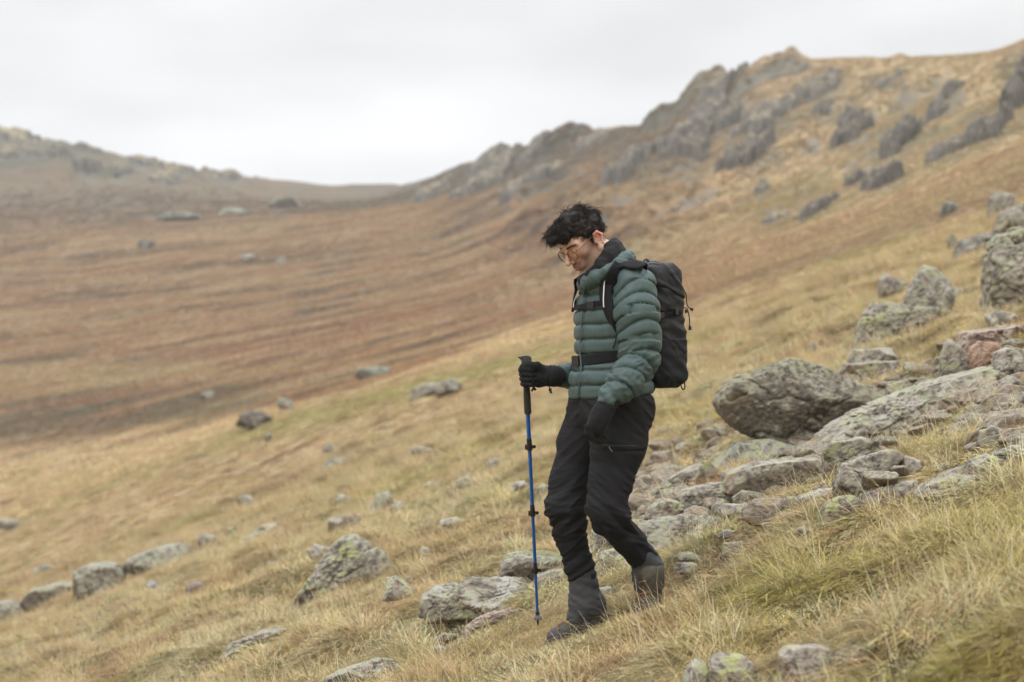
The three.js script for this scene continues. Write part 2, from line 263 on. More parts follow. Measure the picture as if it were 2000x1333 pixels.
  g.setAttribute('color', new THREE.BufferAttribute(col, 3));
  return g;
}
function hull(pts) { // convex outline, counter-clockwise
  const p = [...pts].sort((a, b) => a[0] - b[0] || a[1] - b[1]), cr = (o, a, b) => (a[0] - o[0]) * (b[1] - o[1]) - (a[1] - o[1]) * (b[0] - o[0]), h = [];
  for (const r of [p, [...p].reverse()]) { const s = h.length; for (const q of r) { while (h.length >= s + 2 && cr(h[h.length - 2], h[h.length - 1], q) <= 0) h.pop(); h.push(q); } h.pop(); }
  return h;
}
// a rock from the outline it shows, in metres round its middle, and its half depth
function outlineRock(poly, D, seed, o) {
  const r = rng(seed * 977 + 5), h = hull(poly), planes = []; let size = 0;
  for (const p of h) size = Math.max(size, Math.hypot(...p));
  for (let i = 0; i < h.length; i++) {
    const a = h[i], b = h[(i + 1) % h.length], l = Math.hypot(b[0] - a[0], b[1] - a[1]); if (l < 1e-4) continue;
    const nx = (b[1] - a[1]) / l, ny = -(b[0] - a[0]) / l, dd = Math.max(0.05 * size, nx * a[0] + ny * a[1]);
    planes.push([nx, ny, 0, dd]);
    for (const sg of [-1, 1]) if (r() < 0.5) for (const al of [0.5 + 0.6 * r()]) { const c = Math.cos(al), s = Math.sin(al); planes.push([nx * c, ny * c, s * sg, 0.92 * c * dd + (0.55 + 0.3 * r()) * s * D]); }
  }
  planes.push([0.1 * (r() - 0.5), 0.25 * r(), 1, D], [0, 0.1 * r(), -1, D]);
  for (let k = 0; k < (o.cuts ?? 4); k++) { const a = r() * 6.2832, e = 0.3 + 0.95 * r(), nx = Math.cos(a) * Math.cos(e), ny = Math.sin(a) * Math.cos(e), nz = Math.sin(e); let s = 0; for (const p of h) s = Math.max(s, nx * p[0] + ny * p[1]); planes.push([nx, ny, nz, (0.6 + 0.24 * r()) * (s + nz * D)]); }
  if (o.top !== undefined) planes.push([0, Math.cos(o.top), Math.sin(o.top), o.topd ?? D * 0.7 * Math.sin(o.top)]); // a flat top turned to the eye
  const wide = Math.max(...h.map((p) => p[0])) - Math.min(...h.map((p) => p[0]));
  return rockGeo(planes, Math.min(size, (wide * 0.5 + D) * 0.75), o.n, seed, o);
}
let rockSeed = 1;
// poly in photo pixels; base: row where it meets the ground; deep: half depth over half width
function rockAt(label, poly, opt = {}) {
  const o = { ...opt };
  const xs = poly.map((p) => p[0]), ys = poly.map((p) => p[1]), x0 = Math.min(...xs), x1 = Math.max(...xs), y0 = Math.min(...ys), y1 = Math.max(...ys), cx = (x0 + x1) / 2, cy = (y0 + y1) / 2;
  let d0 = 1e9; for (const [a, b] of poly) if (b > y0 + 0.5 * (y1 - y0)) d0 = Math.min(d0, meet(clamp(a, -100, 2100), b, o.from ?? 4)); d0 = o.d ?? d0 + (o.back ?? 0);
  const D = (x1 - x0) / 2 / F * d0 * (o.deep ?? 0.8), d = d0 + D * 0.75, seed = rockSeed++;
  const sink = o.sink ?? 0.18, pts = poly.map(([x, y]) => { const t = (y - y0) / Math.max(1, y1 - y0); return [(x - cx) / F * d, -(y - cy) / F * d - (t > 0.6 ? sink * (y1 - y0) / F * d : 0)]; });
  const n = Math.round(clamp((x1 - x0) / 3.2, 14, 96));
  delete o.n;
  const g = outlineRock(pts, D, seed, { ...o, n });
  const m = new THREE.Mesh(g, o.mat ?? stoneM); m.name = numbered(o.name ?? 'rock'); m.position.copy(pix(cx, cy, d)); scene.add(m);
  tag(m, label, o.cat ?? 'rock', o.group);
  ROCKS.push([m.position.x, m.position.z, (x1 - x0) / 2 / F * d * 0.95 + 0.02, D * 1.0 + 0.03, o.clear ?? 0]);
  return m;
}
const box = (x0, y0, x1, y1, tilt = 0) => { const r = rng(x0 * 31 + y1), j = (k = 0.2) => (r() - 0.5) * k, w = x1 - x0, h = y1 - y0, kind = Math.floor(r() * 3); // a rough block within a box
  const P = [[[0, 0.7 + j()], [0.2 + j(), 0.12 + Math.abs(j())], [0.72 + j(), 0], [1, 0.5 + j(0.4)], [0.9, 1], [0.08, 1]], [[0, 0.45 + j(0.3)], [0.3 + j(), 0], [0.85 + j(0.1), 0.16 + j(0.1)], [1, 0.75], [0.8, 1], [0.12, 1]], [[0.02, 0.85], [0.14 + j(0.1), 0.35 + j()], [0.5 + j(0.3), 0], [0.95, 0.3 + j(0.3)], [1, 0.8], [0.7, 1], [0.2, 1]]][kind];
  return P.map(([a, b]) => [x0 + a * w, y0 + b * h + tilt * (0.5 - a)]); };

const R = rockAt;
// the big boulder and the slabs that it sits on
R('large rounded grey boulder with mossy crest perched on tilted slabs', [[1395, 788], [1402, 772], [1428, 745], [1470, 728], [1540, 703], [1562, 702], [1620, 728], [1672, 748], [1722, 772], [1726, 786], [1700, 806], [1640, 838], [1588, 868], [1560, 877], [1530, 875], [1455, 850], [1408, 815]], { name: 'boulder', cat: 'boulder', base: 880, basex: 1545, deep: 0.62, sink: 0, n: 90, lichen: 0.6, yellow: 0.2, moss: 0.25, rust: 0.2, pale: 0.1, base: [0.135, 0.115, 0.088], d: 11.3, rough: 0.75, sharp: 80, cuts: 3 });
R('long tilted rock slab rising right from under the perched boulder', [[1556, 890], [1580, 862], [1660, 812], [1800, 752], [1938, 716], [1946, 730], [1940, 762], [1860, 800], [1740, 852], [1690, 872], [1600, 905]], { name: 'rock_slab', cat: 'rock slab', deep: 0.42, sink: 0.05, n: 80, lichen: 0.8, yellow: 0.3, pale: 0.5, rust: 0.25, strata: [-0.42, 0.9, 0.1, 7, 0.045] });
R('upper thin ledge of rock lying on the long tilted slab', [[1655, 838], [1700, 806], [1760, 772], [1840, 738], [1855, 742], [1846, 758], [1760, 798], [1690, 838], [1668, 846]], { name: 'rock_slab', cat: 'rock slab', deep: 0.3, sink: 0, n: 40, lichen: 0.9, yellow: 0.5, pale: 0.5, strata: [-0.42, 0.9, 0, 5, 0.045] });
R('square lichened block below the lower end of the long slab', [[1608, 880], [1622, 864], [1690, 852], [1716, 862], [1718, 890], [1700, 926], [1640, 936], [1612, 918]], { lichen: 0.8, yellow: 0.5, deep: 0.6, rust: 0.2 });
R('brown sloping slab right of the square lichened block', [[1628, 936], [1650, 908], [1700, 890], [1745, 878], [1764, 888], [1740, 912], [1700, 960], [1650, 968], [1632, 962]], { name: 'rock_slab', cat: 'rock slab', lichen: 0.4, rust: 0.7, yellow: 0.4, deep: 0.6 });
R('lichen spotted flat slab right under the boulder\'s left overhang', [[1386, 908], [1440, 868], [1500, 860], [1556, 872], [1590, 886], [1510, 908], [1420, 926]], { name: 'rock_slab', cat: 'rock slab', deep: 0.6, lichen: 0.9, yellow: 0.4, pale: 0.3, rough: 0.5, base: [0.17, 0.165, 0.15] });
R('flat brownish slab between the pointed wedge and the square block', [[1408, 948], [1418, 924], [1480, 904], [1596, 894], [1618, 944], [1560, 962], [1480, 964]], { name: 'rock_slab', cat: 'rock slab', deep: 0.6, lichen: 0.5, yellow: 0.3, pale: 0.4, rust: 0.5, rough: 0.5 });
R('upright pointed wedge of brown rock below the boulder', [[1462, 955], [1464, 912], [1472, 908], [1500, 928], [1524, 948], [1520, 966], [1480, 976]], { deep: 0.55, lichen: 0.3, yellow: 0.35, rust: 0.3, base: [0.15, 0.125, 0.095] });
R('long low slab running left from the boulder with a sharp upper edge', [[1226, 985], [1240, 970], [1320, 928], [1372, 902], [1386, 912], [1370, 940], [1300, 975], [1245, 1000]], { name: 'rock_slab', cat: 'rock slab', deep: 0.4, lichen: 0.6, pale: 0.45, strata: [-0.4, 0.9, 0, 5, 0.05], n: 44 });
R('mossy lump of stone on the left end of the slabs', [[1358, 930], [1368, 914], [1390, 906], [1404, 922], [1396, 936], [1370, 940]], { moss: 1, lichen: 0.2 });
R('thick lichen topped block in the middle of the slab heap', [[1322, 972], [1335, 958], [1400, 945], [1455, 940], [1462, 962], [1450, 985], [1390, 996], [1335, 990]], { deep: 0.5, lichen: 0.7, yellow: 0.5, rust: 0.45, n: 44 });
R('low ridge backed stone with a yellow lichen spot near the hiker', [[1252, 1012], [1268, 992], [1300, 976], [1325, 980], [1360, 1002], [1378, 1012], [1350, 1018], [1290, 1024]], { deep: 0.55, lichen: 0.9, yellow: 0.5, rust: 0.4, n: 40 });
R('small reddish stone wedged below the lichen topped block', box(1350, 985, 1385, 1012), { rust: 0.9, lichen: 0.2 });
R('grey rounded stone at the right foot of the slab heap', box(1386, 972, 1425, 1012), { lichen: 0.5, rust: 0.2 });
R('brown rounded stone beside the grass right of the heap', box(1432, 958, 1482, 990), { lichen: 0.3, rust: 0.4 });
R('jagged low stone with a white fleck at the heap edge', box(1406, 985, 1466, 1014), { lichen: 0.5, rust: 0.4, pale: 0.6 });
R('small angular stones corner piece in the heap shadow', box(1372, 955, 1418, 985), { lichen: 0.5, rust: 0.6 });
R('broad flat pale slab lying behind the hiker and the stone heap', [[1236, 1062], [1262, 1022], [1330, 1012], [1432, 1008], [1450, 1016], [1400, 1034], [1330, 1062], [1300, 1092], [1262, 1098]], { name: 'rock_slab', cat: 'rock slab', deep: 0.75, lichen: 0.7, yellow: 0.15, pale: 0.7, n: 50, top: 1.0 });
R('lichened stone seen between the hiker\'s legs', [[1150, 1075], [1158, 1042], [1190, 1030], [1225, 1036], [1240, 1066], [1228, 1090], [1170, 1098]], { lichen: 1, yellow: 0.5, deep: 0.7 });
R('pale green lichen stone low between the hiker\'s legs', [[1160, 1110], [1172, 1082], [1200, 1076], [1232, 1090], [1246, 1108], [1220, 1122], [1175, 1124]], { lichen: 1, yellow: 0.6, deep: 0.7 });
R('small pale stone just behind the front gaiter', box(1165, 1148, 1202, 1172), { lichen: 0.8, pale: 0.6 });
R('whitish flat stone in the grass left of the slab heap', box(1238, 928, 1288, 958, -8), { pale: 0.8, rust: 0.3, lichen: 0.5 });
R('small brown stone in the grass above the slab heap', box(1290, 906, 1328, 928), { rust: 0.5, lichen: 0.3 });
// upright pair and the broken ground above the boulder
R('tall upright block of the leaning pair on the slope', [[1766, 640], [1772, 578], [1790, 540], [1805, 522], [1838, 520], [1860, 548], [1862, 590], [1845, 618], [1800, 648]], { deep: 0.6, lichen: 0.8, yellow: 0.6, n: 44 });
R('square leaning slab, front of the upright pair', [[1664, 684], [1680, 630], [1704, 592], [1740, 600], [1820, 622], [1846, 608], [1850, 618], [1800, 655], [1740, 678], [1690, 688]], { deep: 0.5, lichen: 0.7, yellow: 0.8, n: 50, name: 'rock_slab', cat: 'rock slab' });
R('small dark stone left of the leaning pair', [[1716, 576], [1718, 545], [1728, 534], [1752, 550], [1778, 556], [1772, 572], [1740, 578]], { lichen: 0.5, pale: 0.6 });
R('flat ledge of pale rock under the leaning pair', [[1662, 700], [1668, 684], [1745, 680], [1756, 700], [1750, 716], [1690, 722], [1664, 716]], { lichen: 0.6, yellow: 0.5, pale: 0.6, name: 'rock_slab', cat: 'rock slab' });
R('broken low ledge behind the right tip of the boulder', [[1636, 735], [1650, 712], [1700, 708], [1752, 706], [1758, 718], [1730, 742], [1680, 750]], { rust: 0.4, pale: 0.4, lichen: 0.4 });
R('grey half buried stone behind the boulder\'s right tip', box(1728, 742, 1792, 786), { lichen: 0.4, rust: 0.4, deep: 0.7 });
R('small bluish stone in the hollow left of the leaning pair', box(1575, 668, 1604, 694), { pale: 0.7, lichen: 0.2 });
R('tall block with a squared top in the upper right', [[1931, 420], [1934, 385], [1950, 376], [1980, 378], [1986, 400], [1978, 420], [1950, 428]], { lichen: 0.6, yellow: 0.4, pale: 0.5 });
R('curved brown boulder at the right edge below the squared block', [[1942, 444], [1952, 418], [1985, 402], [2030, 398], [2050, 430], [2020, 450], [1960, 450]], { lichen: 0.3, deep: 0.7 });
R('dark grey flat rock left of the large lichen boulder', [[1862, 512], [1880, 470], [1920, 456], [1958, 456], [1966, 470], [1940, 495], [1890, 510]], { base: [0.12, 0.115, 0.105], lichen: 0.3, yellow: 0.1 });
R('small mossy stone at the left end of the dark grey rock', box(1850, 458, 1874, 490), { moss: 0.9, lichen: 0.3 });
R('large lichen covered boulder at the right edge', [[1922, 545], [1926, 500], [1946, 462], [1990, 446], [2060, 440], [2110, 500], [2090, 560], [1960, 560]], { name: 'boulder', cat: 'boulder', lichen: 1, yellow: 0.4, deep: 0.9, sink: 0.7 });
R('pale flat slab at the right edge under the lichen boulder', [[1950, 570], [1966, 556], [2010, 550], [2060, 552], [2050, 580], [1980, 582]], { pale: 0.9, lichen: 0.2, rust: 0.2, name: 'rock_slab', cat: 'rock slab' });
R('greenish stone right of the upright block', box(1850, 562, 1885, 590), { lichen: 1, yellow: 0.5 });
R('pinkish slab flush with the slope at the right edge', [[1876, 662], [1890, 650], [1960, 638], [2060, 630], [2080, 662], [1980, 672], [1900, 674]], { rust: 0.5, lichen: 0.25, pale: 0.8, deep: 0.8, sink: 0.6, base: [0.27, 0.19, 0.15], name: 'rock_slab', cat: 'rock slab' });
R('pale stone chips above the pinkish slab', box(1926, 608, 1990, 636, -6), { pale: 0.9, rust: 0.6, lichen: 0.2 });
R('orange brown angular rock above the end of the long slab', [[1886, 702], [1896, 680], [1915, 666], [1944, 668], [1958, 690], [1950, 722], [1910, 732], [1892, 722]], { base: [0.25, 0.15, 0.10], rust: 0.4, lichen: 0.08, yellow: 0.05 });
R('pointed grey rock left of the orange brown rock', [[1836, 735], [1842, 690], [1852, 662], [1868, 672], [1890, 700], [1902, 735], [1880, 750], [1848, 748]], { lichen: 0.8, yellow: 0.4, deep: 0.6 });
R('bluish pale stone between the pointed and the orange rock', box(1872, 672, 1898, 704), { pale: 0.9, lichen: 0.2 });
R('pale broken rock right of the orange brown rock', [[1944, 720], [1950, 690], [1975, 680], [2020, 684], [2050, 705], [2030, 740], [1960, 744]], { pale: 0.8, rust: 0.4, lichen: 0.3 });
R('pyramid shaped grey rock at the end of the long slab', [[1948, 770], [1960, 748], [1974, 734], [2000, 752], [2020, 772], [1985, 784]], { lichen: 0.6, pale: 0.5 });
R('shaded block at the right edge below the pyramid rock', box(1984, 760, 2050, 800), { lichen: 0.3 });
R('low grey stones in the grass below the pyramid rock', box(1940, 786, 1992, 812, -6), { pale: 0.5, lichen: 0.4 });
R('pale grey stone with a flat top in the straw grass at right', [[1922, 826], [1940, 806], [1975, 803], [1986, 815], [1970, 834], [1935, 838]], { pale: 0.9, lichen: 0.2 });
R('knobbly pinkish grey stone below the flat topped pale stone', [[1910, 862], [1916, 842], [1940, 832], [1964, 842], [1970, 862], [1940, 876]], { rust: 0.5, pale: 0.6 });
R('sliver of white stone left of the knobbly stone', box(1884, 862, 1936, 878), { pale: 1, lichen: 0.2 });
R('greenish pale stone in the grass below the long slab', box(1752, 892, 1806, 922, -10), { lichen: 0.8, pale: 0.5 });
// the line of slabs at the right in front
R('bright pale tilted slab along the grass edge at right', [[1744, 975], [1760, 960], [1830, 930], [1890, 906], [1906, 912], [1900, 935], [1840, 955], [1770, 980]], { name: 'rock_slab', cat: 'rock slab', deep: 0.3, pale: 1, lichen: 0.3, yellow: 0.1, rust: 0.3, strata: [-0.4, 0.9, 0, 5, 0.05], n: 46 });
R('grey block under the bright pale tilted slab', [[1800, 968], [1808, 948], [1860, 928], [1912, 930], [1916, 955], [1880, 968], [1830, 976]], { pale: 0.5, rust: 0.5, lichen: 0.5 });
R('stone with a bright yellow lichen patch right of the pale slab', [[1888, 925], [1896, 900], [1930, 888], [1962, 898], [1966, 925], [1930, 938]], { yellow: 1, lichen: 0.7 });
R('thin ledge of stacked flakes at the right edge', [[1938, 900], [1945, 886], [1985, 874], [2030, 868], [2050, 890], [2000, 908], [1955, 912]], { lichen: 0.6, pale: 0.5, strata: [0.2, 1, 0, 7, 0.1] });
R('grey stone with yellow specks behind the stacked flakes', box(1985, 850, 2045, 884), { lichen: 0.8, yellow: 0.7 });
R('low lichened rock with a knobbed end in front of the brown slab', [[1672, 985], [1690, 962], [1740, 945], [1790, 938], [1802, 950], [1770, 970], [1700, 994]], { lichen: 0.7, yellow: 0.5, rust: 0.3 });
R('cracked grey and yellow rock at the top of the near grass bank', [[1596, 1030], [1602, 995], [1630, 976], [1668, 968], [1690, 985], [1672, 1010], [1630, 1036]], { lichen: 0.6, yellow: 0.7, n: 40, deep: 0.6 });
R('pale tilted stone left of the cracked grey and yellow rock', [[1545, 985], [1560, 972], [1600, 958], [1630, 955], [1632, 968], [1590, 982], [1560, 992]], { pale: 0.9, lichen: 0.3 });
R('dark stone at the left end of the pale tilted stone', box(1524, 970, 1562, 998), { lichen: 0.4 });
// flat stones in the turf right of the hiker
R('flat pale stone raised on the turf right of the rear boot', [[1410, 1080], [1414, 1064], [1440, 1059], [1474, 1064], [1484, 1074], [1460, 1084], [1425, 1092]], { deep: 0.6, pale: 0.9, lichen: 0.4, n: 26 });
R('flat grey stone with a bump above the raised pale stone', box(1402, 1036, 1446, 1054, -4), { pale: 0.7, lichen: 0.4 });
R('thin grey stone nearest the rear knee in the turf', box(1318, 1080, 1378, 1098, -12), { pale: 0.8, lichen: 0.4 });
R('flat grey stone just right of the rear boot heel', box(1318, 1100, 1368, 1122, -4), { pale: 0.8, lichen: 0.5 });
R('small grey stone below the raised pale stone', box(1426, 1100, 1456, 1118, -6), { pale: 0.6, lichen: 0.5 });
R('tiny pale stone left of the raised pale stone', box(1350, 1055, 1372, 1066), { pale: 0.9 });
R('sliver of pale rock in the turf below the dark stone', box(1488, 1022, 1526, 1032, -4), { pale: 0.9 });
R('long thin pale stone left of the cracked yellow rock', box(1552, 1030, 1594, 1048, -16), { pale: 0.9, lichen: 0.4 });
// stones at the bottom edge
R('leftmost lichened stone at the bottom edge, half cut off', [[1326, 1345], [1345, 1308], [1362, 1290], [1380, 1302], [1394, 1340], [1370, 1370], [1340, 1370]], { clear: 0.22, lichen: 0.9, yellow: 0.9, n: 36, deep: 0.7, base: [0.2, 0.185, 0.16] });
R('broken grey stone with yellow lichen, middle of three at the bottom edge', [[1384, 1330], [1390, 1290], [1412, 1282], [1450, 1284], [1474, 1300], [1482, 1325], [1470, 1360], [1400, 1364]], { clear: 0.22, lichen: 0.5, yellow: 0.9, rust: 0.5, n: 44, deep: 0.7 });
R('small dark stone on top behind the broken grey stone', box(1426, 1269, 1458, 1288), { base: [0.12, 0.11, 0.1], lichen: 0.3 });
R('blocky stone with a yellow green face at the bottom edge', [[1522, 1330], [1524, 1280], [1540, 1266], [1600, 1262], [1622, 1270], [1626, 1290], [1600, 1320], [1590, 1350], [1540, 1350]], { clear: 0.22, lichen: 0.6, yellow: 1, n: 50, deep: 0.6, rust: 0.4 });
R('pinkish stone right of the blocky yellow green stone', [[1622, 1292], [1640, 1275], [1670, 1259], [1712, 1255], [1728, 1262], [1716, 1282], [1680, 1298], [1640, 1300]], { clear: 0.02, rust: 0.6, yellow: 0.6, lichen: 0.5, n: 44, deep: 0.6 });
// left foreground
R('lichen crusted outcrop in the left foreground, largest there', [[570, 1165], [590, 1130], [630, 1095], [660, 1058], [688, 1050], [712, 1066], [728, 1095], [720, 1130], [660, 1150], [600, 1172]], { name: 'boulder', cat: 'boulder', lichen: 1, yellow: 0.9, n: 50, deep: 0.7, rough: 1.5 });
R('right shoulder of stone against the lichen crusted outcrop', [[704, 1120], [712, 1080], [736, 1070], [752, 1082], [764, 1110], [750, 1135], [720, 1138]], { lichen: 0.9, yellow: 0.4, n: 30 });
R('grey stone on the upper left of the lichen crusted outcrop', box(600, 1066, 652, 1092, -6), { lichen: 0.4, rust: 0.4, pale: 0.5 });
R('wedge shaped lichen stone right of the outcrop', [[748, 1162], [752, 1135], [772, 1128], [790, 1142], [828, 1160], [820, 1172], [770, 1174]], { lichen: 1, yellow: 0.3, n: 30 });
R('small grey stone behind the wedge shaped stone', box(782, 1128, 812, 1146), { lichen: 0.3, rust: 0.3 });
R('large pale slab with a streaked flat top left of the pole', [[890, 1180], [896, 1140], [920, 1130], [1000, 1132], [1042, 1130], [1050, 1142], [1010, 1160], [980, 1195], [920, 1204]], { name: 'rock_slab', cat: 'rock slab', pale: 1, lichen: 0.4, yellow: 0.1, n: 56, deep: 0.6, top: 0.8 });
R('lichened rounded front of the large pale slab', [[818, 1190], [826, 1168], [850, 1150], [880, 1142], [906, 1150], [940, 1180], [960, 1198], [900, 1206], [840, 1206]], { lichen: 0.9, yellow: 0.4, pale: 0.6, n: 44, deep: 0.6 });
R('pinkish flat slab in the grass left of the pole tip', [[888, 1245], [910, 1225], [950, 1202], [990, 1192], [1018, 1194], [1010, 1206], [960, 1222], [910, 1250]], { name: 'rock_slab', cat: 'rock slab', rust: 0.45, pale: 0.7, lichen: 0.15, yellow: 0, n: 44, deep: 0.45, base: [0.27, 0.2, 0.16] });
R('dark stone at the lower end of the pinkish slab', box(848, 1238, 902, 1262), { base: [0.1, 0.085, 0.065], lichen: 0.2 });
R('small brown stone below the pinkish slab', [[848, 1268], [856, 1262], [880, 1272], [884, 1282], [862, 1280]], { rust: 0.6, lichen: 0.1 });
R('pinkish rock end behind the pole above its basket', [[1040, 1150], [1046, 1125], [1080, 1115], [1112, 1112], [1116, 1130], [1080, 1142], [1050, 1156]], { rust: 0.5, pale: 0.7, lichen: 0.3 });
R('low lichened rock behind the pole\'s lowest clamp', [[975, 1112], [990, 1092], [1010, 1086], [1060, 1084], [1110, 1092], [1118, 1112], [1040, 1124], [990, 1122]], { lichen: 0.9, yellow: 0.4, rust: 0.3, moss: 0.6, n: 40 });
R('brown square block with a pale top left of centre', [[638, 1040], [644, 1014], [690, 1008], [704, 1012], [702, 1032], [670, 1044]], { base: [0.13, 0.1, 0.065], pale: 0.6, lichen: 0.15, yellow: 0.1, n: 30 });
R('dark rounded rock among straw grass left of centre', [[626, 922], [634, 903], [656, 895], [682, 898], [684, 910], [650, 920], [632, 928]], { lichen: 0.5, base: [0.14, 0.13, 0.11] });
R('pale stone with a broad green lichen top', box(722, 960, 768, 1000), { lichen: 1, yellow: 0.4 });
R('small white stone beside the green lichen stone', box(758, 982, 796, 1000), { pale: 1, lichen: 0.1 });
R('lichened stone left of the green lichen stone', box(652, 966, 686, 992), { lichen: 1, yellow: 0.2, pale: 0.4 });
R('pale slab with a dark left end in the middle distance', [[470, 1058], [476, 1046], [510, 1028], [540, 1022], [544, 1034], [510, 1050], [490, 1060]], { pale: 0.9, lichen: 0.4 });
R('lichened stone left of the pale slab with a dark end', box(385, 1044, 424, 1074, -8), { lichen: 0.7 });
R('small dark stone between the two slabs of the middle distance', box(440, 1030, 464, 1052), { lichen: 0.5, base: [0.14, 0.14, 0.13] });
R('flat pale tilted stone alone in the straw at left', box(462, 968, 500, 990, -12), { pale: 1, lichen: 0.3 });
R('pale slanting stone behind the hiker\'s pole', [[982, 960], [1000, 945], [1024, 940], [1032, 948], [1010, 960], [990, 966]], { pale: 0.8, lichen: 0.3 });
R('white fleck of stone above the slanting stone', box(950, 896, 980, 914), { pale: 1, lichen: 0.3 });
R('dark small rock half in grass between block and pole', box(886, 932, 930, 956), { lichen: 0.4, moss: 0.4 });
R('flat white stone left of the brown tussock', [[815, 1078], [825, 1070], [855, 1074], [856, 1084], [830, 1086]], { pale: 1, lichen: 0.1 });
R('long flat pale stone in the grass near mid frame', box(858, 1012, 916, 1028, -4), { pale: 0.8, rust: 0.4, lichen: 0.1 });
R('small grey pointed stone near the hiker\'s front knee', box(1046, 945, 1072, 972), { lichen: 0.8 });
R('dull flat stone far left of the slanting stone', box(826, 940, 858, 958), { pale: 0.6, lichen: 0.5 });
R('flat bluish stone up the slope left of centre', box(628, 868, 656, 882), { pale: 0.7, lichen: 0.3 });
R('pair of flat grey stones above the dark rounded rock', box(796, 872, 848, 890), { pale: 0.5, lichen: 0.4 });
R('white chip of stone in the straw right of the hiker', box(1284, 838, 1302, 852), { pale: 1, lichen: 0, rust: 0 });
R('low split rock on the green track behind the gloved hand', [[798, 778], [806, 760], [840, 748], [868, 750], [864, 768], [830, 776]], { lichen: 0.7, yellow: 0.1, from: 20 });
R('rounded right half of the split rock on the track', [[850, 768], [862, 746], [886, 739], [902, 750], [898, 766], [870, 772]], { lichen: 0.7, yellow: 0.1, from: 20 });
R('heap of dark stones at the end of the green track', [[462, 828], [472, 812], [490, 804], [512, 808], [528, 818], [524, 828]], { base: [0.11, 0.09, 0.07], lichen: 0.15, yellow: 0, from: 20, rough: 2.6 });
R('small stone on the green track right of the stone heap', box(540, 780, 576, 796, -6), { pale: 0.6, from: 20 });
R('tiny grey stone below the heap of dark stones', box(514, 846, 532, 858), { lichen: 0.4, from: 20 });
R('square lichen topped stone in the left foreground cluster', [[140, 1160], [146, 1118], [170, 1106], [225, 1104], [242, 1122], [236, 1146], [190, 1172], [150, 1172]], { lichen: 0.8, pale: 0.7, n: 36, yellow: 0.2 });
R('flat grey slab left of the square lichen topped stone', [[40, 1172], [60, 1152], [120, 1140], [142, 1144], [144, 1166], [100, 1180], [60, 1182]], { pale: 0.5, lichen: 0.6, name: 'rock_slab', cat: 'rock slab' });
R('dark stone above the flat grey slab at left', [[60, 1130], [64, 1112], [84, 1104], [108, 1108], [108, 1116], [80, 1130]], { lichen: 0.5, base: [0.14, 0.135, 0.12] });
R('long greenish slab right of the square lichen topped stone', [[236, 1108], [250, 1092], [300, 1084], [320, 1068], [346, 1065], [372, 1078], [366, 1098], [320, 1106], [260, 1112]], { lichen: 1, yellow: 0.1, n: 36, name: 'rock_slab', cat: 'rock slab' });
R('pair of stones cut by the left edge of the frame', [[-30, 1205], [-10, 1180], [20, 1176], [40, 1188], [56, 1200], [40, 1212], [0, 1214]], { lichen: 0.7 });
R('slate blue flat stone in a green patch at left', [[284, 1146], [290, 1136], [304, 1140], [320, 1154], [310, 1158], [292, 1154]], { pale: 0.5, lichen: 0, base: [0.15, 0.155, 0.17] });
R('purplish stone right of the slate blue stone', box(362, 1138, 402, 1160), { base: [0.15, 0.12, 0.13], lichen: 0, yellow: 0 });
R('dark bluish stone in brown grass near the outcrop', box(516, 1098, 542, 1114), { base: [0.1, 0.105, 0.12], lichen: 0 });
R('small pale stone above the purplish stone', box(388, 1095, 412, 1110), { pale: 0.9 });
R('long lichened slab low in the left foreground', [[430, 1278], [440, 1262], [480, 1244], [530, 1230], [556, 1232], [548, 1246], [500, 1264], [450, 1284]], { name: 'rock_slab', cat: 'rock slab', lichen: 0.9, yellow: 0.2, n: 44, deep: 0.5 });
R('lichened stone with a low tail at the bottom edge', [[630, 1322], [660, 1314], [700, 1305], [730, 1290], [760, 1293], [796, 1312], [780, 1325], [700, 1326], [650, 1330]], { lichen: 1, yellow: 0.3, n: 44, deep: 0.5 });
R('faint grey stone at the far left edge of the straw slope', box(-10, 1014, 40, 1030), { pale: 0.6, lichen: 0.2 });
// far stones in the bracken
const far = { sink: 0.6, deep: 1.2,  mat: farStoneM, yellow: 0.1, from: 40, name: 'outcrop', cat: 'rock outcrop', grain: 0.35, n: 14 };
R('dark low outcrop in the pale grass below the saddle, left of two', box(300, 414, 395, 432), { ...far, base: [0.13, 0.125, 0.1] });
R('dark low outcrop in the pale grass below the saddle, right of two', box(424, 407, 490, 421), { ...far, base: [0.13, 0.125, 0.1] });
R('grey green outcrop right under the dip of the saddle', box(520, 386, 598, 406), { ...far, lichen: 0.8 });
R('dark single rock on the pale streak above the bracken', box(270, 468, 304, 484), { ...far, base: [0.08, 0.08, 0.07], lichen: 0.2 });
R('small pale rock alone in the brown bracken', box(472, 496, 500, 508), { ...far, name: 'rock', cat: 'rock', pale: 0.8 });
R('small bluish rock right of the pale one in the bracken', box(538, 500, 560, 512), { ...far, name: 'rock', cat: 'rock', pale: 0.5 });
R('dark low rock in the hollow at the bracken edge', box(690, 716, 764, 730), { ...far, n: 18, grain: 0.8, from: 25, base: [0.12, 0.11, 0.1] });
R('pale rock at the edge of the bracken above the stone heap', box(392, 764, 420, 776), { ...far, name: 'rock', cat: 'rock', n: 12, pale: 0.5, grain: 0.8, from: 25 });
R('dark single rock on the open slope left of the squared block', box(1836, 392, 1872, 416), { ...far, from: 20, base: [0.1, 0.1, 0.09], name: 'rock', cat: 'rock' });
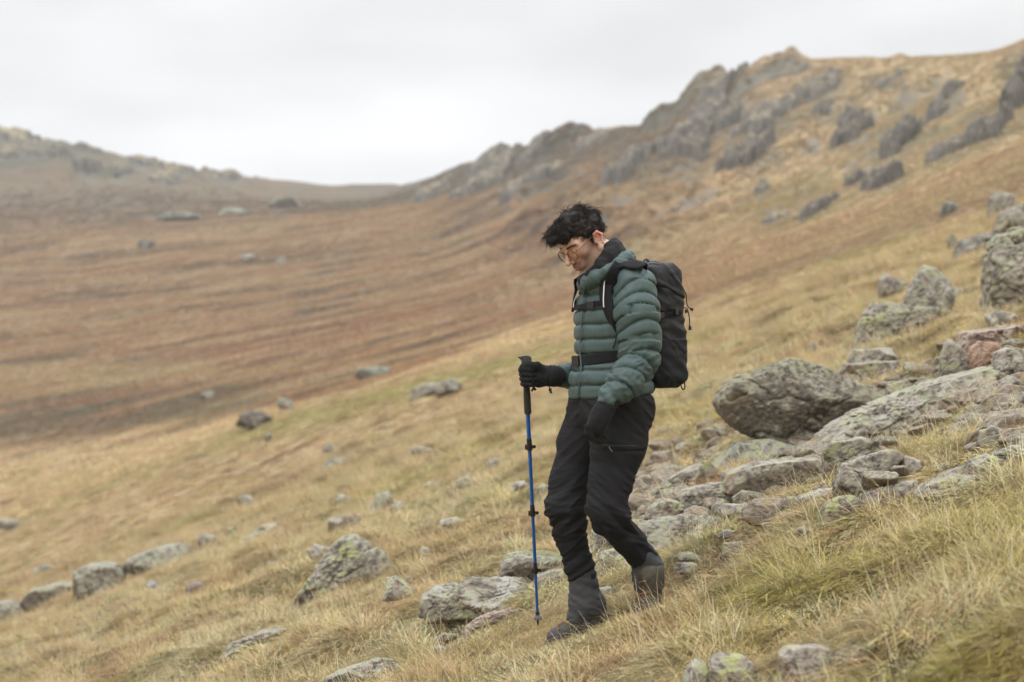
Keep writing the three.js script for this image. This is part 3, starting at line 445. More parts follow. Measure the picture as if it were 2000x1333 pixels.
// crags: several blocks of rock that stand together, each crag one thing
// A crag is a piece of the slope itself, pushed out in broken steps; it dives under the turf all round
function crag(label, x0, y0, x1, y1, k, o = {}) {
  const seed = rockSeed++ * 3.71, w = x1 - x0, h = y1 - y0, cx = (x0 + x1) / 2, da = meet(cx, y1, 40); let db = meet(cx, y0 + h * 0.15, 40);
  const dsky = KN[5].d(cx); if (db > dsky * 1.02) db = Math.max(dsky * 1.01, da + 2); db = Math.max(db, da + 0.5 * h / F * da); db = Math.min(db, da + 3.2 * Math.max(w, h) / F * da);
  const H = h / F * da * (o.out ?? 0.55), nx = Math.round(clamp(w / 1.5, 24, 90)), ny = Math.round(clamp(h / 1.1, 30, 80)), pos = [], idx = [], rise = (o.rise ?? 0), q = 1 / (Math.max(w, h) / F * da), origin = pix(cx, y1, da), tops = [];
  for (let j = 0; j <= ny; j++) for (let i = 0; i <= nx; i++) {
    const u = (i / nx - 0.5) * 2.7, v = (j / ny - 0.5) * 2.7, px = cx + u * w / 2, d = (da + db) / 2 + (v + rise * u * 0.9) * (db - da) / 2, x = (px - 1000) / F * d, z = -d, y = groundY(x, z), X = x * q, Z = z * q * 0.6;
    const n1 = fbm(X * 2.4 + seed, Z * 2.4, seed, 4), m = 1 - (Math.abs(u) ** 2.4 + Math.abs(v) ** 2.4) ** (1 / 2.4) + 1.0 * n1, f = sstep(0.02, 0.22, m);
    const st = noise(X * 3.1 + seed * 2, Z * 3.1 + 4, seed), st2 = noise(X * 6.5, Z * 6.5 + seed, 2), steps = Math.floor(st * 2.5 + 0.5) / 2.5 * 0.8 + Math.floor(st2 * 2 + 0.5) / 2 * 0.35 + 0.25 * fbm(X * 11, Z * 11, seed, 3);
    const up = f * (H * (0.62 + 0.5 * steps) * (0.75 + 0.35 * sstep(0, 0.8, m)) * (1 - 0.25 * v)) - (1 - f) * 0.12 * H; tops.push(f);
    pos.push(x - origin.x, y + up - origin.y, z - origin.z + f * H * 0.5 * (0.2 + 0.5 * st2));
    if (i < nx && j < ny) { const a = j * (nx + 1) + i, b = a + 1, c = a + nx + 1, e = c + 1; idx.push(a, b, c, b, e, c); }
  }
  const keep = []; for (let t = 0; t < idx.length; t += 3) if (tops[idx[t]] + tops[idx[t + 1]] + tops[idx[t + 2]] > 0) keep.push(idx[t], idx[t + 1], idx[t + 2]);
  const g = new THREE.BufferGeometry(); g.setAttribute('position', new THREE.Float32BufferAttribute(pos, 3)); g.setIndex(keep); g.computeVertexNormals();
  const nor = g.attributes.normal.array, col = new Float32Array(pos.length);
  for (let i = 0; i < pos.length / 3; i++) {
    const x = pos[i * 3] * q, y = pos[i * 3 + 1] * q, z = pos[i * 3 + 2] * q, a = fbm(x * 6 + seed, y * 9, z * 6, 4), b = fbm(x * 16, y * 8 + seed, z * 16, 3);
    let c = [0.108, 0.095, 0.08].map((t) => t * (1 + 0.9 * a + 0.6 * b)); c = mixc(c, [0.14, 0.14, 0.10], 0.4 * sstep(0, 0.3, a)); c = mixc(c, [0.05, 0.045, 0.04], 0.7 * sstep(0.08, 0.35, -b - 0.3 * a));
    c = mixc(c, mixc([0.30, 0.225, 0.12], [0.17, 0.15, 0.07], clamp(0.4 + a * 2)), 0.95 * sstep(0.84, 0.95, nor[i * 3 + 1] + 0.2 * b + 0.1 * a)); col.set(c.map((t) => Math.max(0.015, t)), i * 3);
  }
  g.setAttribute('color', new THREE.BufferAttribute(col, 3));
  const mm = new THREE.Mesh(g, farStoneM); mm.name = numbered('crag'); mm.position.copy(origin); scene.add(mm); tag(mm, label, 'crag');
}
crag('steep domed crag, the largest cliff on the right hand skyline', 1316, 168, 1450, 246, 5, { out: 0.38, rise: 0.3 });
crag('rounded rock summit knob behind the largest cliff', 1500, 128, 1578, 150, 2, { out: 0.36 });
crag('short cliff step right below the largest cliff', 1392, 204, 1450, 252, 3);
crag('dark cliff band right of the short cliff step', 1440, 198, 1556, 254, 5);
crag('pair of dark blocks on the grass shelf below the summit', 1552, 148, 1645, 193, 4);
crag('fan of broken rock below the dark cliff band', 1408, 247, 1518, 320, 5, { rise: 0.7 });
crag('tall broken cliff in the middle of the right hand slope', 1280, 247, 1390, 329, 6);
crag('row of low crags running left from the tall broken cliff', 1172, 278, 1290, 335, 5, { rise: 0.6 });
crag('thin rock rim on the skyline left of the largest cliff', 1122, 254, 1222, 272, 4, { out: 0.36 });
crag('slanting rock step on the skyline left of the thin rim', 1006, 268, 1092, 306, 4, { rise: 0.9, out: 0.5 });
crag('long dark rock fin below the slanting skyline step', 982, 310, 1122, 364, 5, { rise: 0.6 });
crag('square topped knoll on the left end of the right hand ridge', 914, 292, 992, 330, 4, { rise: 0.5, out: 0.5 });
crag('low broken rocks below the square topped knoll', 882, 320, 1004, 366, 5, { rise: 0.7 });
crag('lowest rocks of the right hand ridge by the saddle', 802, 354, 880, 386, 4, { rise: 0.5 });
crag('small single crag between two grass shelves', 1584, 194, 1624, 228, 2);
crag('dark solitary crag in the middle of the upper slope', 1620, 207, 1704, 273, 4, { rise: 0.5 });
crag('top of the cascade of crags down the right slope', 1720, 214, 1804, 290, 5, { rise: 0.6 });
crag('bottom of the cascade, the darkest rock mass on the slope', 1682, 294, 1768, 366, 6);
crag('detached left piece at the foot of the cascade', 1645, 318, 1690, 362, 3);
crag('dark crag right of the cascade beside the grass gully', 1806, 252, 1898, 305, 4, { rise: 0.3 });
crag('broad crag under the rise at the right edge', 1874, 198, 1972, 276, 6, { rise: 0.4 });
crag('steep rock rise cut off by the right edge of the frame', 1954, 92, 2030, 210, 5, { rise: 0.8 });
crag('long sloping ledge below the right hand skyline', 1812, 174, 1890, 217, 4, { rise: 0.9 });
crag('thin dark ledge under the right hand skyline', 1688, 150, 1768, 168, 3);
crag('small group of rocks on the lower slope, nearest crag to the boulder field', 1558, 366, 1630, 420, 5, { rise: 0.9 });
crag('tiny dark crag above the lower slope', 1472, 348, 1504, 376, 3);
crag('scattered low rocks left of the small lower group', 1488, 410, 1544, 434, 4);
crag('crag cut off by the left edge on the left hill', -20, 256, 98, 284, 5);
crag('rock band under the top of the left hill', -10, 284, 86, 312, 5);
crag('rounded crag on the left hill right of the top band', 98, 274, 140, 306, 3);
crag('pointed beak of rock on the left hill skyline', 144, 279, 172, 294, 2);
crag('dark crag below the beak of rock', 146, 298, 198, 343, 4);
crag('small tooth of rock on the left hill skyline', 256, 302, 298, 326, 3);
crag('double knob on the left hill skyline', 308, 313, 380, 336, 4);
crag('low rock band under the double knob', 296, 332, 360, 355, 4);
crag('last dark knob at the right end of the left hill', 412, 332, 482, 356, 4);
crag('faint rock band in the middle of the left hill', 214, 318, 262, 344, 3);

{ // loose stones and chips between the slabs
  const r = rng(515), lists = [[], [], [], []], geos = lists.map((_, i) => { const p = box(-10, -10, 10, 10).map(([a, b]) => [a / 10, -b / 10]); return outlineRock(p.map(([a, b]) => [a * (0.8 + 0.1 * i), b * (0.55 + 0.1 * i)]), 0.8, 800 + i, { n: 13, lichen: 0.7 - 0.2 * i, rust: 0.2 + 0.2 * i, yellow: 0.4, cuts: 3, grain: 0.5, base: [0.19, 0.155, 0.12] }); });
  for (let i = 0; i < 1500; i++) { const t = r(), px = 1225 + 790 * t, line = 985 - 0.30 * (px - 1225), py = line + (r() + r() - 1) * 135, d = meet(px, Math.min(1040, py)), s = (0.022 + 0.07 * r() ** 2.6), p = pix(px, py, d); if (fbm(p.x * 1.3, p.z * 1.3, 3, 2) < -0.06) continue; const e = new THREE.Euler((r() - 0.5), r() * 6.28, (r() - 0.5)); lists[i % 4].push(new THREE.Matrix4().compose(V(p.x, groundY(p.x, p.z) + s * 0.25, p.z), new THREE.Quaternion().setFromEuler(e), V(s * (1 + r()), s * (0.6 + 0.5 * r()), s))); }
  lists.forEach((l, i) => { const m = new THREE.InstancedMesh(geos[i], stoneM, l.length); m.name = numbered('scree'); l.forEach((M, j) => m.setMatrixAt(j, M)); scene.add(m); tag(m, 'small loose stones and chips scattered between the slabs', 'scree', 'small loose stones', 'stuff'); });
}
// ---------- grass ----------
function inRock(x, z) { for (const r of ROCKS) { const a = (x - r[0]) / (r[2] + r[4] * 0.3), b = (z - r[1] - r[4] * 0.5) / (r[3] + r[4] * 0.6); if (a * a + b * b < 1) return true; } return false; }
// a tuft: bent flat blades out of one root; len, spread, droop and lean in metres
function tuftGeo(seed, n, len, o) {
  const r = rng(seed), pos = [], col = [], idx = [], nor = [];
  for (let b = 0; b < n; b++) {
    const a = r() * 6.2832, rad = o.root * Math.sqrt(r()), L = len * (0.45 + 0.75 * r()), w = o.w * (0.7 + 0.6 * r()), out = o.spread * (0.3 + r()), tint = 0.72 + 0.56 * r(), warm = (r() - 0.5) * 0.16;
    let p = V(Math.cos(a) * rad, -0.02, Math.sin(a) * rad), dir = V(Math.cos(a) * out - o.lean * (0.5 + r()), 0.75 + 0.3 * r(), Math.sin(a) * out + 0.25 * (r() - 0.5)).normalize();
    const yaw = r() * 6.2832, side = V(Math.cos(yaw), 0.15 * (r() - 0.5), Math.sin(yaw)), segs = 4, base = pos.length / 3;
    for (let s = 0; s <= segs; s++) {
      const t = s / segs, ww = w * (1 - t * 0.92) / 2;
      for (const sg of [-1, 1]) { pos.push(p.x + side.x * ww * sg, p.y + side.y * ww * sg, p.z + side.z * ww * sg); col.push(tint * (1 + warm), tint, tint * (1 - warm)); nor.push(side.z * 0.3 + dir.x * 0.2, 0.95, -side.x * 0.3); }
      if (s < segs) { const q = base + s * 2; idx.push(q, q + 1, q + 2, q + 1, q + 3, q + 2); }
      dir.y -= o.droop * (0.6 + 0.8 * r()) * (0.4 + t); dir.x += 0.12 * (r() - 0.5); dir.z += 0.12 * (r() - 0.5); dir.normalize();
      p = p.clone().addScaledVector(dir, L / segs);
      if (p.y < 0.004) { p.y = 0.004 + 0.012 * r(); dir.y = Math.max(dir.y, 0); }
    }
  }
  const g = new THREE.BufferGeometry();
  g.setAttribute('position', new THREE.Float32BufferAttribute(pos, 3)); g.setAttribute('normal', new THREE.Float32BufferAttribute(nor, 3)); g.setAttribute('color', new THREE.Float32BufferAttribute(col, 3)); g.setIndex(idx);
  return g;
}
{
  const bladeM = new THREE.MeshPhysicalMaterial({ vertexColors: true, roughness: 1, transmission: 0.35, thickness: 0, specularIntensity: 0.3 });
  const kinds = {
    straw: [0, 1, 2, 3].map((k) => tuftGeo(11 + k, 80, 0.13, { root: 0.08, w: 0.0026, spread: 1.5, droop: 0.55, lean: 0.7 })),
    long: [0, 1, 2].map((k) => tuftGeo(31 + k, 90, 0.18, { root: 0.08, w: 0.0025, spread: 1.1, droop: 0.5, lean: 0.9 })),
    mat: [0, 1, 2].map((k) => tuftGeo(51 + k, 80, 0.05, { root: 0.085, w: 0.004, spread: 1.6, droop: 0.4, lean: 0.2 })),
    clump: [0, 1, 2].map((k) => tuftGeo(71 + k, 90, 0.22, { root: 0.2, w: 0.012, spread: 1.6, droop: 0.5, lean: 0.4 })),
    brush: [0, 1, 2].map((k) => tuftGeo(91 + k, 60, 0.26, { root: 0.22, w: 0.03, spread: 1.6, droop: 0.5, lean: 0.2 })),
  };
  const lists = {}; for (const k in kinds) lists[k] = kinds[k].map(() => []);
  const r = rng(4242), q = new THREE.Quaternion(), e = new THREE.Euler(), nrm = V(0, 1, 0), up = V(0, 1, 0), q2 = new THREE.Quaternion();
  const put = (kind, x, z, s, c) => {
    const y = groundY(x, z), h = 0.06; nrm.set(groundY(x - h, z) - groundY(x + h, z), 2 * h, groundY(x, z - h) - groundY(x, z + h)).normalize();
    q.setFromUnitVectors(up, nrm.lerp(up, 0.35).normalize()); e.set(0, (r() - 0.5) * 1.6, 0); q.multiply(q2.setFromEuler(e));
    const l = lists[kind], v = l[Math.floor(r() * l.length)];
    v.push([new THREE.Matrix4().compose(V(x, y, z), q.clone(), V(s, s * (0.75 + 0.5 * r()), s)), c]);
  };
  const spread = (n, d0, d1, pw, f) => { for (let i = 0; i < n; i++) { const d = (d0 ** pw + r() * (d1 ** pw - d0 ** pw)) ** (1 / pw), p = -150 + 2300 * r(), x = (p - 1000) / F * d, z = -d; if (d < 60 && inRock(x, z)) continue; f(x, z, d, p); } };
  const look = (x, z, near = 0) => {
    let c = growth(x, z); const t = (0.8 + 0.45 * r()) * (1 + LIFT + near * 0.35), k = r();
    if (near) { if (k < 0.14) c = mixc(c, [0.44, 0.29, 0.185], 0.7); else if (k < 0.30) c = mixc(c, [0.33, 0.285, 0.06], 0.6); else if (k < 0.42) c = mixc(c, C.pale, 0.8); else if (k < 0.47) c = mixc(c, C.brown, 0.6); }
    return c.map((v) => Math.min(0.8, v * t));
  };
  const dens = (x, z) => noise(x * 2.3, z * 2.3 + 7, 4.1) + 0.5 * noise(x * 4.6, z * 4.6, 8); // crowns of the tussocks and hollows between them
  spread(GRASS * 130000, 4.3, 34, 0.75, (x, z, d) => {
    const n = dens(x, z); let c = look(x, z, 1 - sstep(14, 34, d)); const hol = sstep(-0.05, -0.5, n); if (r() < hol) c = mixc(c, r() < 0.5 ? C.moss : r() < 0.6 ? C.olive : C.brown, 0.75); const foot = Math.min(...FEET.map(([a, b]) => Math.hypot(x - a, z - b))), s = (0.8 + 0.45 * r() + Math.max(0, d - 10) * 0.03) * lerp(0.42, 1, sstep(0.10, 0.42, foot)), green = c[1] / c[0] > 0.87;
    const pp = 1000 + x / d * F, py = HOR - (groundY(x, z) - CAMY) / d * F, heap = pp > 1190 ? 1 - sstep(90, 150, Math.abs(py - (985 - 0.30 * (pp - 1225)))) : 0; if (r() < 0.4 * heap) return; if (heap > 0.5 && r() < 0.5) { put('mat', x, z, s, c); return; }
    if (green && r() < 0.6) put('mat', x, z, s * 1.05, c);
    else if (n > 0.02 && r() < 0.65) put('long', x, z, s, c);
    else if (n < -0.1 && r() < 0.7) put('mat', x, z, s * 1.2, c);
    else put('straw', x, z, s, c);
  });
  spread(GRASS * 75000, 26, 80, 0.9, (x, z, d) => { const c = look(x, z); if (d > 36 && c[1] / c[0] > 0.85 && r() < 0.8) return; put('clump', x, z, (0.32 + 0.36 * r()) * (0.6 + d / 130), c); });
  spread(GRASS * 165000, 55, 345, 0.7, (x, z, d) => { if (r() > sstep(55, 75, d) * (1 - sstep(270, 345, d))) return; put('brush', x, z, (0.45 + 0.5 * r()) * (0.55 + d / 180), look(x, z).map((v) => v * 1.12)); });
  const L = { straw: 'short bent straw coloured grass tufts covering the near slope', long: 'long drooping pale grass on the crowns of the tussocks', mat: 'low matted moss and fine turf between the tussocks', clump: 'blurred clumps of dry grass along the middle slope', brush: 'brown bracken and rough grass covering the far valley side' };
  const N = { straw: 'dry_grass', long: 'tussock_grass', mat: 'turf', clump: 'grass_clump', brush: 'bracken' };
  for (const k in lists) lists[k].forEach((l, i) => {
    if (!l.length) return;
    const m = new THREE.InstancedMesh(kinds[k][i], bladeM, l.length); m.name = numbered(N[k]);
    l.forEach(([M, c], j) => { m.setMatrixAt(j, M); m.setColorAt(j, new THREE.Color().setRGB(...c)); });
    scene.add(m); tag(m, L[k], 'grass', L[k], 'stuff');
  });
}
// ---------- the hiker ----------
const HP = (px, py, dz = 0) => pix(px, py, 8 - dz);                       // a point of the body: where it shows, and how far it is nearer than 8 m
const Fb = V(-0.87, 0, 0.5).normalize(), Lb = V(0.5, 0, 0.87).normalize(), Ub = V(0, 1, 0);   // the body's front, left and up
const smin = (a, b, k) => { const h = Math.max(k - Math.abs(a - b), 0) / k; return Math.min(a, b) - h * h * k * 0.25; };
const smax = (a, b, k) => -smin(-a, -b, k);
function bone(p, a, b, ra, rb) { const bx = b.x - a.x, by = b.y - a.y, bz = b.z - a.z, x = p.x - a.x, y = p.y - a.y, z = p.z - a.z, t = clamp((x * bx + y * by + z * bz) / (bx * bx + by * by + bz * bz + 1e-12)); return Math.hypot(x - bx * t, y - by * t, z - bz * t) - lerp(ra, rb, t); }
// chain: list of [point, radius]
function chain(p, c, k = 0.02) { let d = 9; for (let i = 0; i < c.length - 1; i++) d = smin(d, bone(p, c[i][0], c[i + 1][0], c[i][1], c[i + 1][1]), k); return d; }
function along(p, c) { let best = 9, s = 0, at = 0, ax = null; for (let i = 0; i < c.length - 1; i++) { const a = c[i][0], b = c[i + 1][0], l = a.distanceTo(b), t = clamp(((p.x - a.x) * (b.x - a.x) + (p.y - a.y) * (b.y - a.y) + (p.z - a.z) * (b.z - a.z)) / (l * l)), d = Math.hypot(p.x - lerp(a.x, b.x, t), p.y - lerp(a.y, b.y, t), p.z - lerp(a.z, b.z, t)) - lerp(c[i][1], c[i + 1][1], t); if (d < best) { best = d; at = s + t * l; } s += l; } return [at, best]; }
const ell = (x, y, z, a, b, c) => { const k0 = Math.hypot(x / a, y / b, z / c), k1 = Math.hypot(x / (a * a), y / (b * b), z / (c * c)); return k1 < 1e-9 ? -Math.min(a, b, c) : k0 * (k0 - 1) / k1; };
const grad = (f, p, e = 0.002) => { const q = V(); const at = (x, y, z) => f(q.set(p.x + x, p.y + y, p.z + z)); return V(at(e, 0, 0) - at(-e, 0, 0), at(0, e, 0) - at(0, -e, 0), at(0, 0, e) - at(0, 0, -e)).normalize(); };
// meshes the zero level of a distance field (surface nets), then moves the vertices onto it and along their normals by disp
function skin(f, lo, hi, cell, { disp, color, cut } = {}) {
  const nx = Math.ceil((hi.x - lo.x) / cell) + 1, ny = Math.ceil((hi.y - lo.y) / cell) + 1, nz = Math.ceil((hi.z - lo.z) / cell) + 1, g = new Float32Array(nx * ny * nz).fill(9), p = V(), B = 6;
  for (let k = 0; k < nz; k += B) for (let j = 0; j < ny; j += B) for (let i = 0; i < nx; i += B) {
    const c = f(p.set(lo.x + (i + B / 2) * cell, lo.y + (j + B / 2) * cell, lo.z + (k + B / 2) * cell)), far = Math.abs(c) > B * cell * 1.6;
    for (let c2 = k; c2 < Math.min(nz, k + B); c2++) for (let b = j; b < Math.min(ny, j + B); b++) for (let a = i; a < Math.min(nx, i + B); a++) g[(c2 * ny + b) * nx + a] = far ? c : f(p.set(lo.x + a * cell, lo.y + b * cell, lo.z + c2 * cell));
  }
  const vid = new Int32Array(nx * ny * nz).fill(-1), pos = [], idx = [], off = [0, 1, nx, nx + 1, nx * ny, nx * ny + 1, nx * ny + nx, nx * ny + nx + 1], E = [[0, 1], [2, 3], [4, 5], [6, 7], [0, 2], [1, 3], [4, 6], [5, 7], [0, 4], [1, 5], [2, 6], [3, 7]];
  for (let k = 0; k < nz - 1; k++) for (let j = 0; j < ny - 1; j++) for (let i = 0; i < nx - 1; i++) {
    const o = (k * ny + j) * nx + i; let m = 0; for (let c = 0; c < 8; c++) if (g[o + off[c]] < 0) m |= 1 << c; if (m === 0 || m === 255) continue;
    let x = 0, y = 0, z = 0, n = 0;
    for (const [a, b] of E) { const va = g[o + off[a]], vb = g[o + off[b]]; if ((va < 0) === (vb < 0)) continue; const t = va / (va - vb); x += lerp(a & 1, b & 1, t); y += lerp((a >> 1) & 1, (b >> 1) & 1, t); z += lerp(a >> 2, b >> 2, t); n++; }
    vid[o] = pos.length / 3; pos.push(lo.x + (i + x / n) * cell, lo.y + (j + y / n) * cell, lo.z + (k + z / n) * cell);
  }
  const quad = (a, b, c, d, fl) => { if (a < 0 || b < 0 || c < 0 || d < 0) return; if (fl) idx.push(a, c, b, a, d, c); else idx.push(a, b, c, a, c, d); };
  for (let k = 1; k < nz - 1; k++) for (let j = 1; j < ny - 1; j++) for (let i = 1; i < nx - 1; i++) {
    const o = (k * ny + j) * nx + i, s = g[o] < 0, Y = nx, Z = nx * ny;
    if (s !== g[o + 1] < 0) quad(vid[o - Y - Z], vid[o - Z], vid[o], vid[o - Y], !s);
    if (s !== g[o + Y] < 0) quad(vid[o - 1 - Z], vid[o - 1], vid[o], vid[o - Z], !s);
    if (s !== g[o + Z] < 0) quad(vid[o - 1 - Y], vid[o - Y], vid[o], vid[o - 1], !s);
  }
  const N = pos.length / 3, col = color ? new Float32Array(N * 3) : null;
  for (let i = 0; i < N; i++) {
    p.set(pos[i * 3], pos[i * 3 + 1], pos[i * 3 + 2]); const n = grad(f, p, cell * 0.6), v = clamp(f(p), -cell, cell); p.addScaledVector(n, -v);
    if (color) col.set(color(p, n), i * 3);
    if (disp) p.addScaledVector(n, disp(p, n));
    pos[i * 3] = p.x; pos[i * 3 + 1] = p.y; pos[i * 3 + 2] = p.z;
  }
  const geo = new THREE.BufferGeometry(); geo.setAttribute('position', new THREE.Float32BufferAttribute(pos, 3)); if (col) geo.setAttribute('color', new THREE.BufferAttribute(col, 3)); geo.setIndex(idx); geo.computeVertexNormals();
  return geo;
}
function around(pts, pad) { const lo = V(9e9, 9e9, 9e9), hi = V(-9e9, -9e9, -9e9); for (const p of pts) { lo.min(p); hi.max(p); } return [lo.subScalar(pad), hi.addScalar(pad)]; }
const chainBox = (cs, pad = 0.03) => around(cs.flat().flatMap(([p, r]) => [p.clone().addScalar(r), p.clone().subScalar(r)]), pad);
const HIKER = V(0.40, groundY(0.40, -7.92), -7.92);
const person = thing('person', 'person in quilted dark green jacket, black trousers and round glasses stepping downhill', 'person', HIKER);
const own = (g) => g.translate(-HIKER.x, -HIKER.y, -HIKER.z);
const pack = thing('backpack', 'black hiking backpack with straps and cords worn on the person\'s back', 'backpack', HIKER);
const cloth = (r, g, b, o = {}) => new THREE.MeshPhysicalMaterial({ color: new THREE.Color().setRGB(r, g, b), roughness: 0.85, sheen: 0.25, sheenRoughness: 0.6, sheenColor: new THREE.Color(0.5, 0.5, 0.5), specularIntensity: 0.5, ...o });
const M = { jacket: cloth(0.047, 0.079, 0.079, { roughness: 0.55, sheen: 0.06, specularIntensity: 0.7 }), black: cloth(0.009, 0.0095, 0.011, { sheen: 0.05 }), trouser: cloth(0.0155, 0.0155, 0.0175, { sheen: 0.05, specularIntensity: 0.3 }), gaiter: cloth(0.05, 0.052, 0.056), knit: cloth(0.011, 0.012, 0.013, { roughness: 0.95, sheen: 0.15 }), pack: cloth(0.016, 0.017, 0.02, { roughness: 0.6, sheen: 0.1 }), packDark: cloth(0.010, 0.012, 0.016, { roughness: 0.7, sheen: 0.1 }), web: cloth(0.009, 0.0095, 0.011, { roughness: 0.75, sheen: 0.02, specularIntensity: 0.3 }), plastic: mat(0.012, 0.012, 0.013, 0.4), white: mat(0.75, 0.76, 0.78, 0.5) };
// body frame: base of the neck
const NB = HP(1196, 527, 0), B3 = (l, u, f) => V().copy(NB).addScaledVector(Lb, l).addScaledVector(Ub, u).addScaledVector(Fb, f);
const toB = (p) => { const x = p.x - NB.x, y = p.y - NB.y, z = p.z - NB.z; return [x * Lb.x + z * Lb.z, y, x * Fb.x + z * Fb.z]; };
// head frame, bowed and turned a little to the camera
const th = 0.66, ph = 0.60, roll = 0.10;
const Rh = V(-Math.sin(th), 0, -Math.cos(th)), F0 = V(-Math.cos(th), 0, Math.sin(th)), Fh = F0.clone().multiplyScalar(Math.cos(ph)).addScaledVector(Ub, -Math.sin(ph)), Uh = Ub.clone().multiplyScalar(Math.cos(ph)).addScaledVector(F0, Math.sin(ph));
{ const c = Math.cos(roll), s = Math.sin(roll), r = Rh.clone(), u = Uh.clone(); Rh.copy(r).multiplyScalar(c).addScaledVector(u, -s); Uh.copy(u).multiplyScalar(c).addScaledVector(r, s); }
const HS = 1.04, HC = HP(1138, 473, 0.01);
const H3 = (l, u, f) => V().copy(HC).addScaledVector(Rh, -l * HS).addScaledVector(Uh, u * HS).addScaledVector(Fh, f * HS);
const toH = (p) => { const x = p.x - HC.x, y = p.y - HC.y, z = p.z - HC.z; return [-(x * Rh.x + y * Rh.y + z * Rh.z) / HS, (x * Uh.x + y * Uh.y + z * Uh.z) / HS, (x * Fh.x + y * Fh.y + z * Fh.z) / HS]; };
// limbs: [point, cloth radius]
const armN = [[HP(1241, 556, 0.15), 0.082], [HP(1243, 612, 0.19), 0.087], [HP(1250, 660, 0.205), 0.08], [HP(1250, 700, 0.215), 0.072], [HP(1222, 745, 0.27), 0.066], [HP(1192, 778, 0.30), 0.048]];
const armF = [[HP(1168, 556, -0.16), 0.078], [HP(1170, 640, -0.25), 0.07], [HP(1160, 712, -0.27), 0.056], [HP(1118, 735, -0.20), 0.047], [HP(1083, 734, -0.14), 0.041]];
const legN = [[HP(1214, 800, 0.08), 0.135], [HP(1207, 870, 0.11), 0.112], [HP(1193, 940, 0.14), 0.088], [HP(1183, 992, 0.17), 0.077], [HP(1192, 1012, 0.165), 0.072], [HP(1225, 1052, 0.10), 0.062], [HP(1258, 1092, 0.04), 0.058]];
const legF = [[HP(1163, 800, -0.07), 0.115], [HP(1133, 870, -0.06), 0.092], [HP(1112, 940, -0.03), 0.078], [HP(1105, 992, 0.0), 0.081], [HP(1111, 1025, -0.005), 0.066], [HP(1116, 1055, -0.02), 0.058], [HP(1131, 1105, -0.035), 0.058], [HP(1137, 1128, -0.04), 0.059]];
// ---- torso of the jacket: oval sections up the spine [row, column of the middle, half width, half depth]
const TC = { x: curve(500, 1196, 540, 1206, 580, 1203, 640, 1197, 700, 1197, 735, 1194, 790, 1192), a: curve(500, 0.06, 520, 0.115, 545, 0.175, 580, 0.20, 640, 0.195, 697, 0.183, 740, 0.20, 790, 0.20), b: curve(500, 0.05, 520, 0.085, 545, 0.12, 580, 0.138, 640, 0.142, 697, 0.142, 740, 0.158, 790, 0.152) };
function torso(p) {
  const py = HOR - (p.y - CAMY) * 472.5, cx = (TC.x(py) - 1000) / 472.5, x = p.x - cx, z = p.z + 8, l = x * Lb.x + z * Lb.z, f = x * Fb.x + z * Fb.z, a = TC.a(py), b = TC.b(py);
  return ell(l, 0, f, a, 1, b) * 0.9;
}
const hemY = (p) => { const px = 1000 + p.x * 472.5; return CAMY - (lerp(788, 772, clamp((px - 1113) / 160)) - HOR) / 472.5; };
const torsoCut = (p) => smax(smax(torso(p), hemY(p) - p.y, 0.03), p.y - HP(0, 516).y, 0.02);
const collar = [[HP(1140, 556, 0.045), 0.027], [HP(1150, 550, 0.10), 0.029], [HP(1166, 541, 0.137), 0.03], [HP(1186, 530, 0.142), 0.029], [HP(1204, 520, 0.10), 0.026], [HP(1212, 514, 0.03), 0.024], [HP(1206, 514, -0.06), 0.024], [HP(1180, 528, -0.11), 0.024], [HP(1150, 548, -0.075), 0.022], [HP(1139, 556, -0.01), 0.025], [HP(1140, 556, 0.045), 0.027]];
const hoodG = [[HP(1198, 524, 0.125), 0.02], [HP(1210, 515, 0.11), 0.026], [HP(1221, 506, 0.07), 0.029], [HP(1225, 504, 0.0), 0.03], [HP(1216, 507, -0.07), 0.028], [HP(1190, 520, -0.11), 0.025]];
const jacketF = (p) => { let d = smin(torsoCut(p), chain(p, armN, 0.03), 0.022); d = smin(d, chain(p, armF, 0.03), 0.03); d = smin(d, chain(p, collar.slice(0, 11), 0.01), 0.03); return smin(d, chain(p, hoodG, 0.02), 0.025); };
const torsoOnly = (p) => smin(torsoCut(p), chain(p, collar, 0.01), 0.03);
const seam = (s, P) => { const t = s / P - Math.floor(s / P), x = Math.abs(t - 0.5) * 2; return Math.sqrt(Math.max(0, 1 - x ** 3.2)); }; // 1 in the middle of a baffle, 0 on its seam
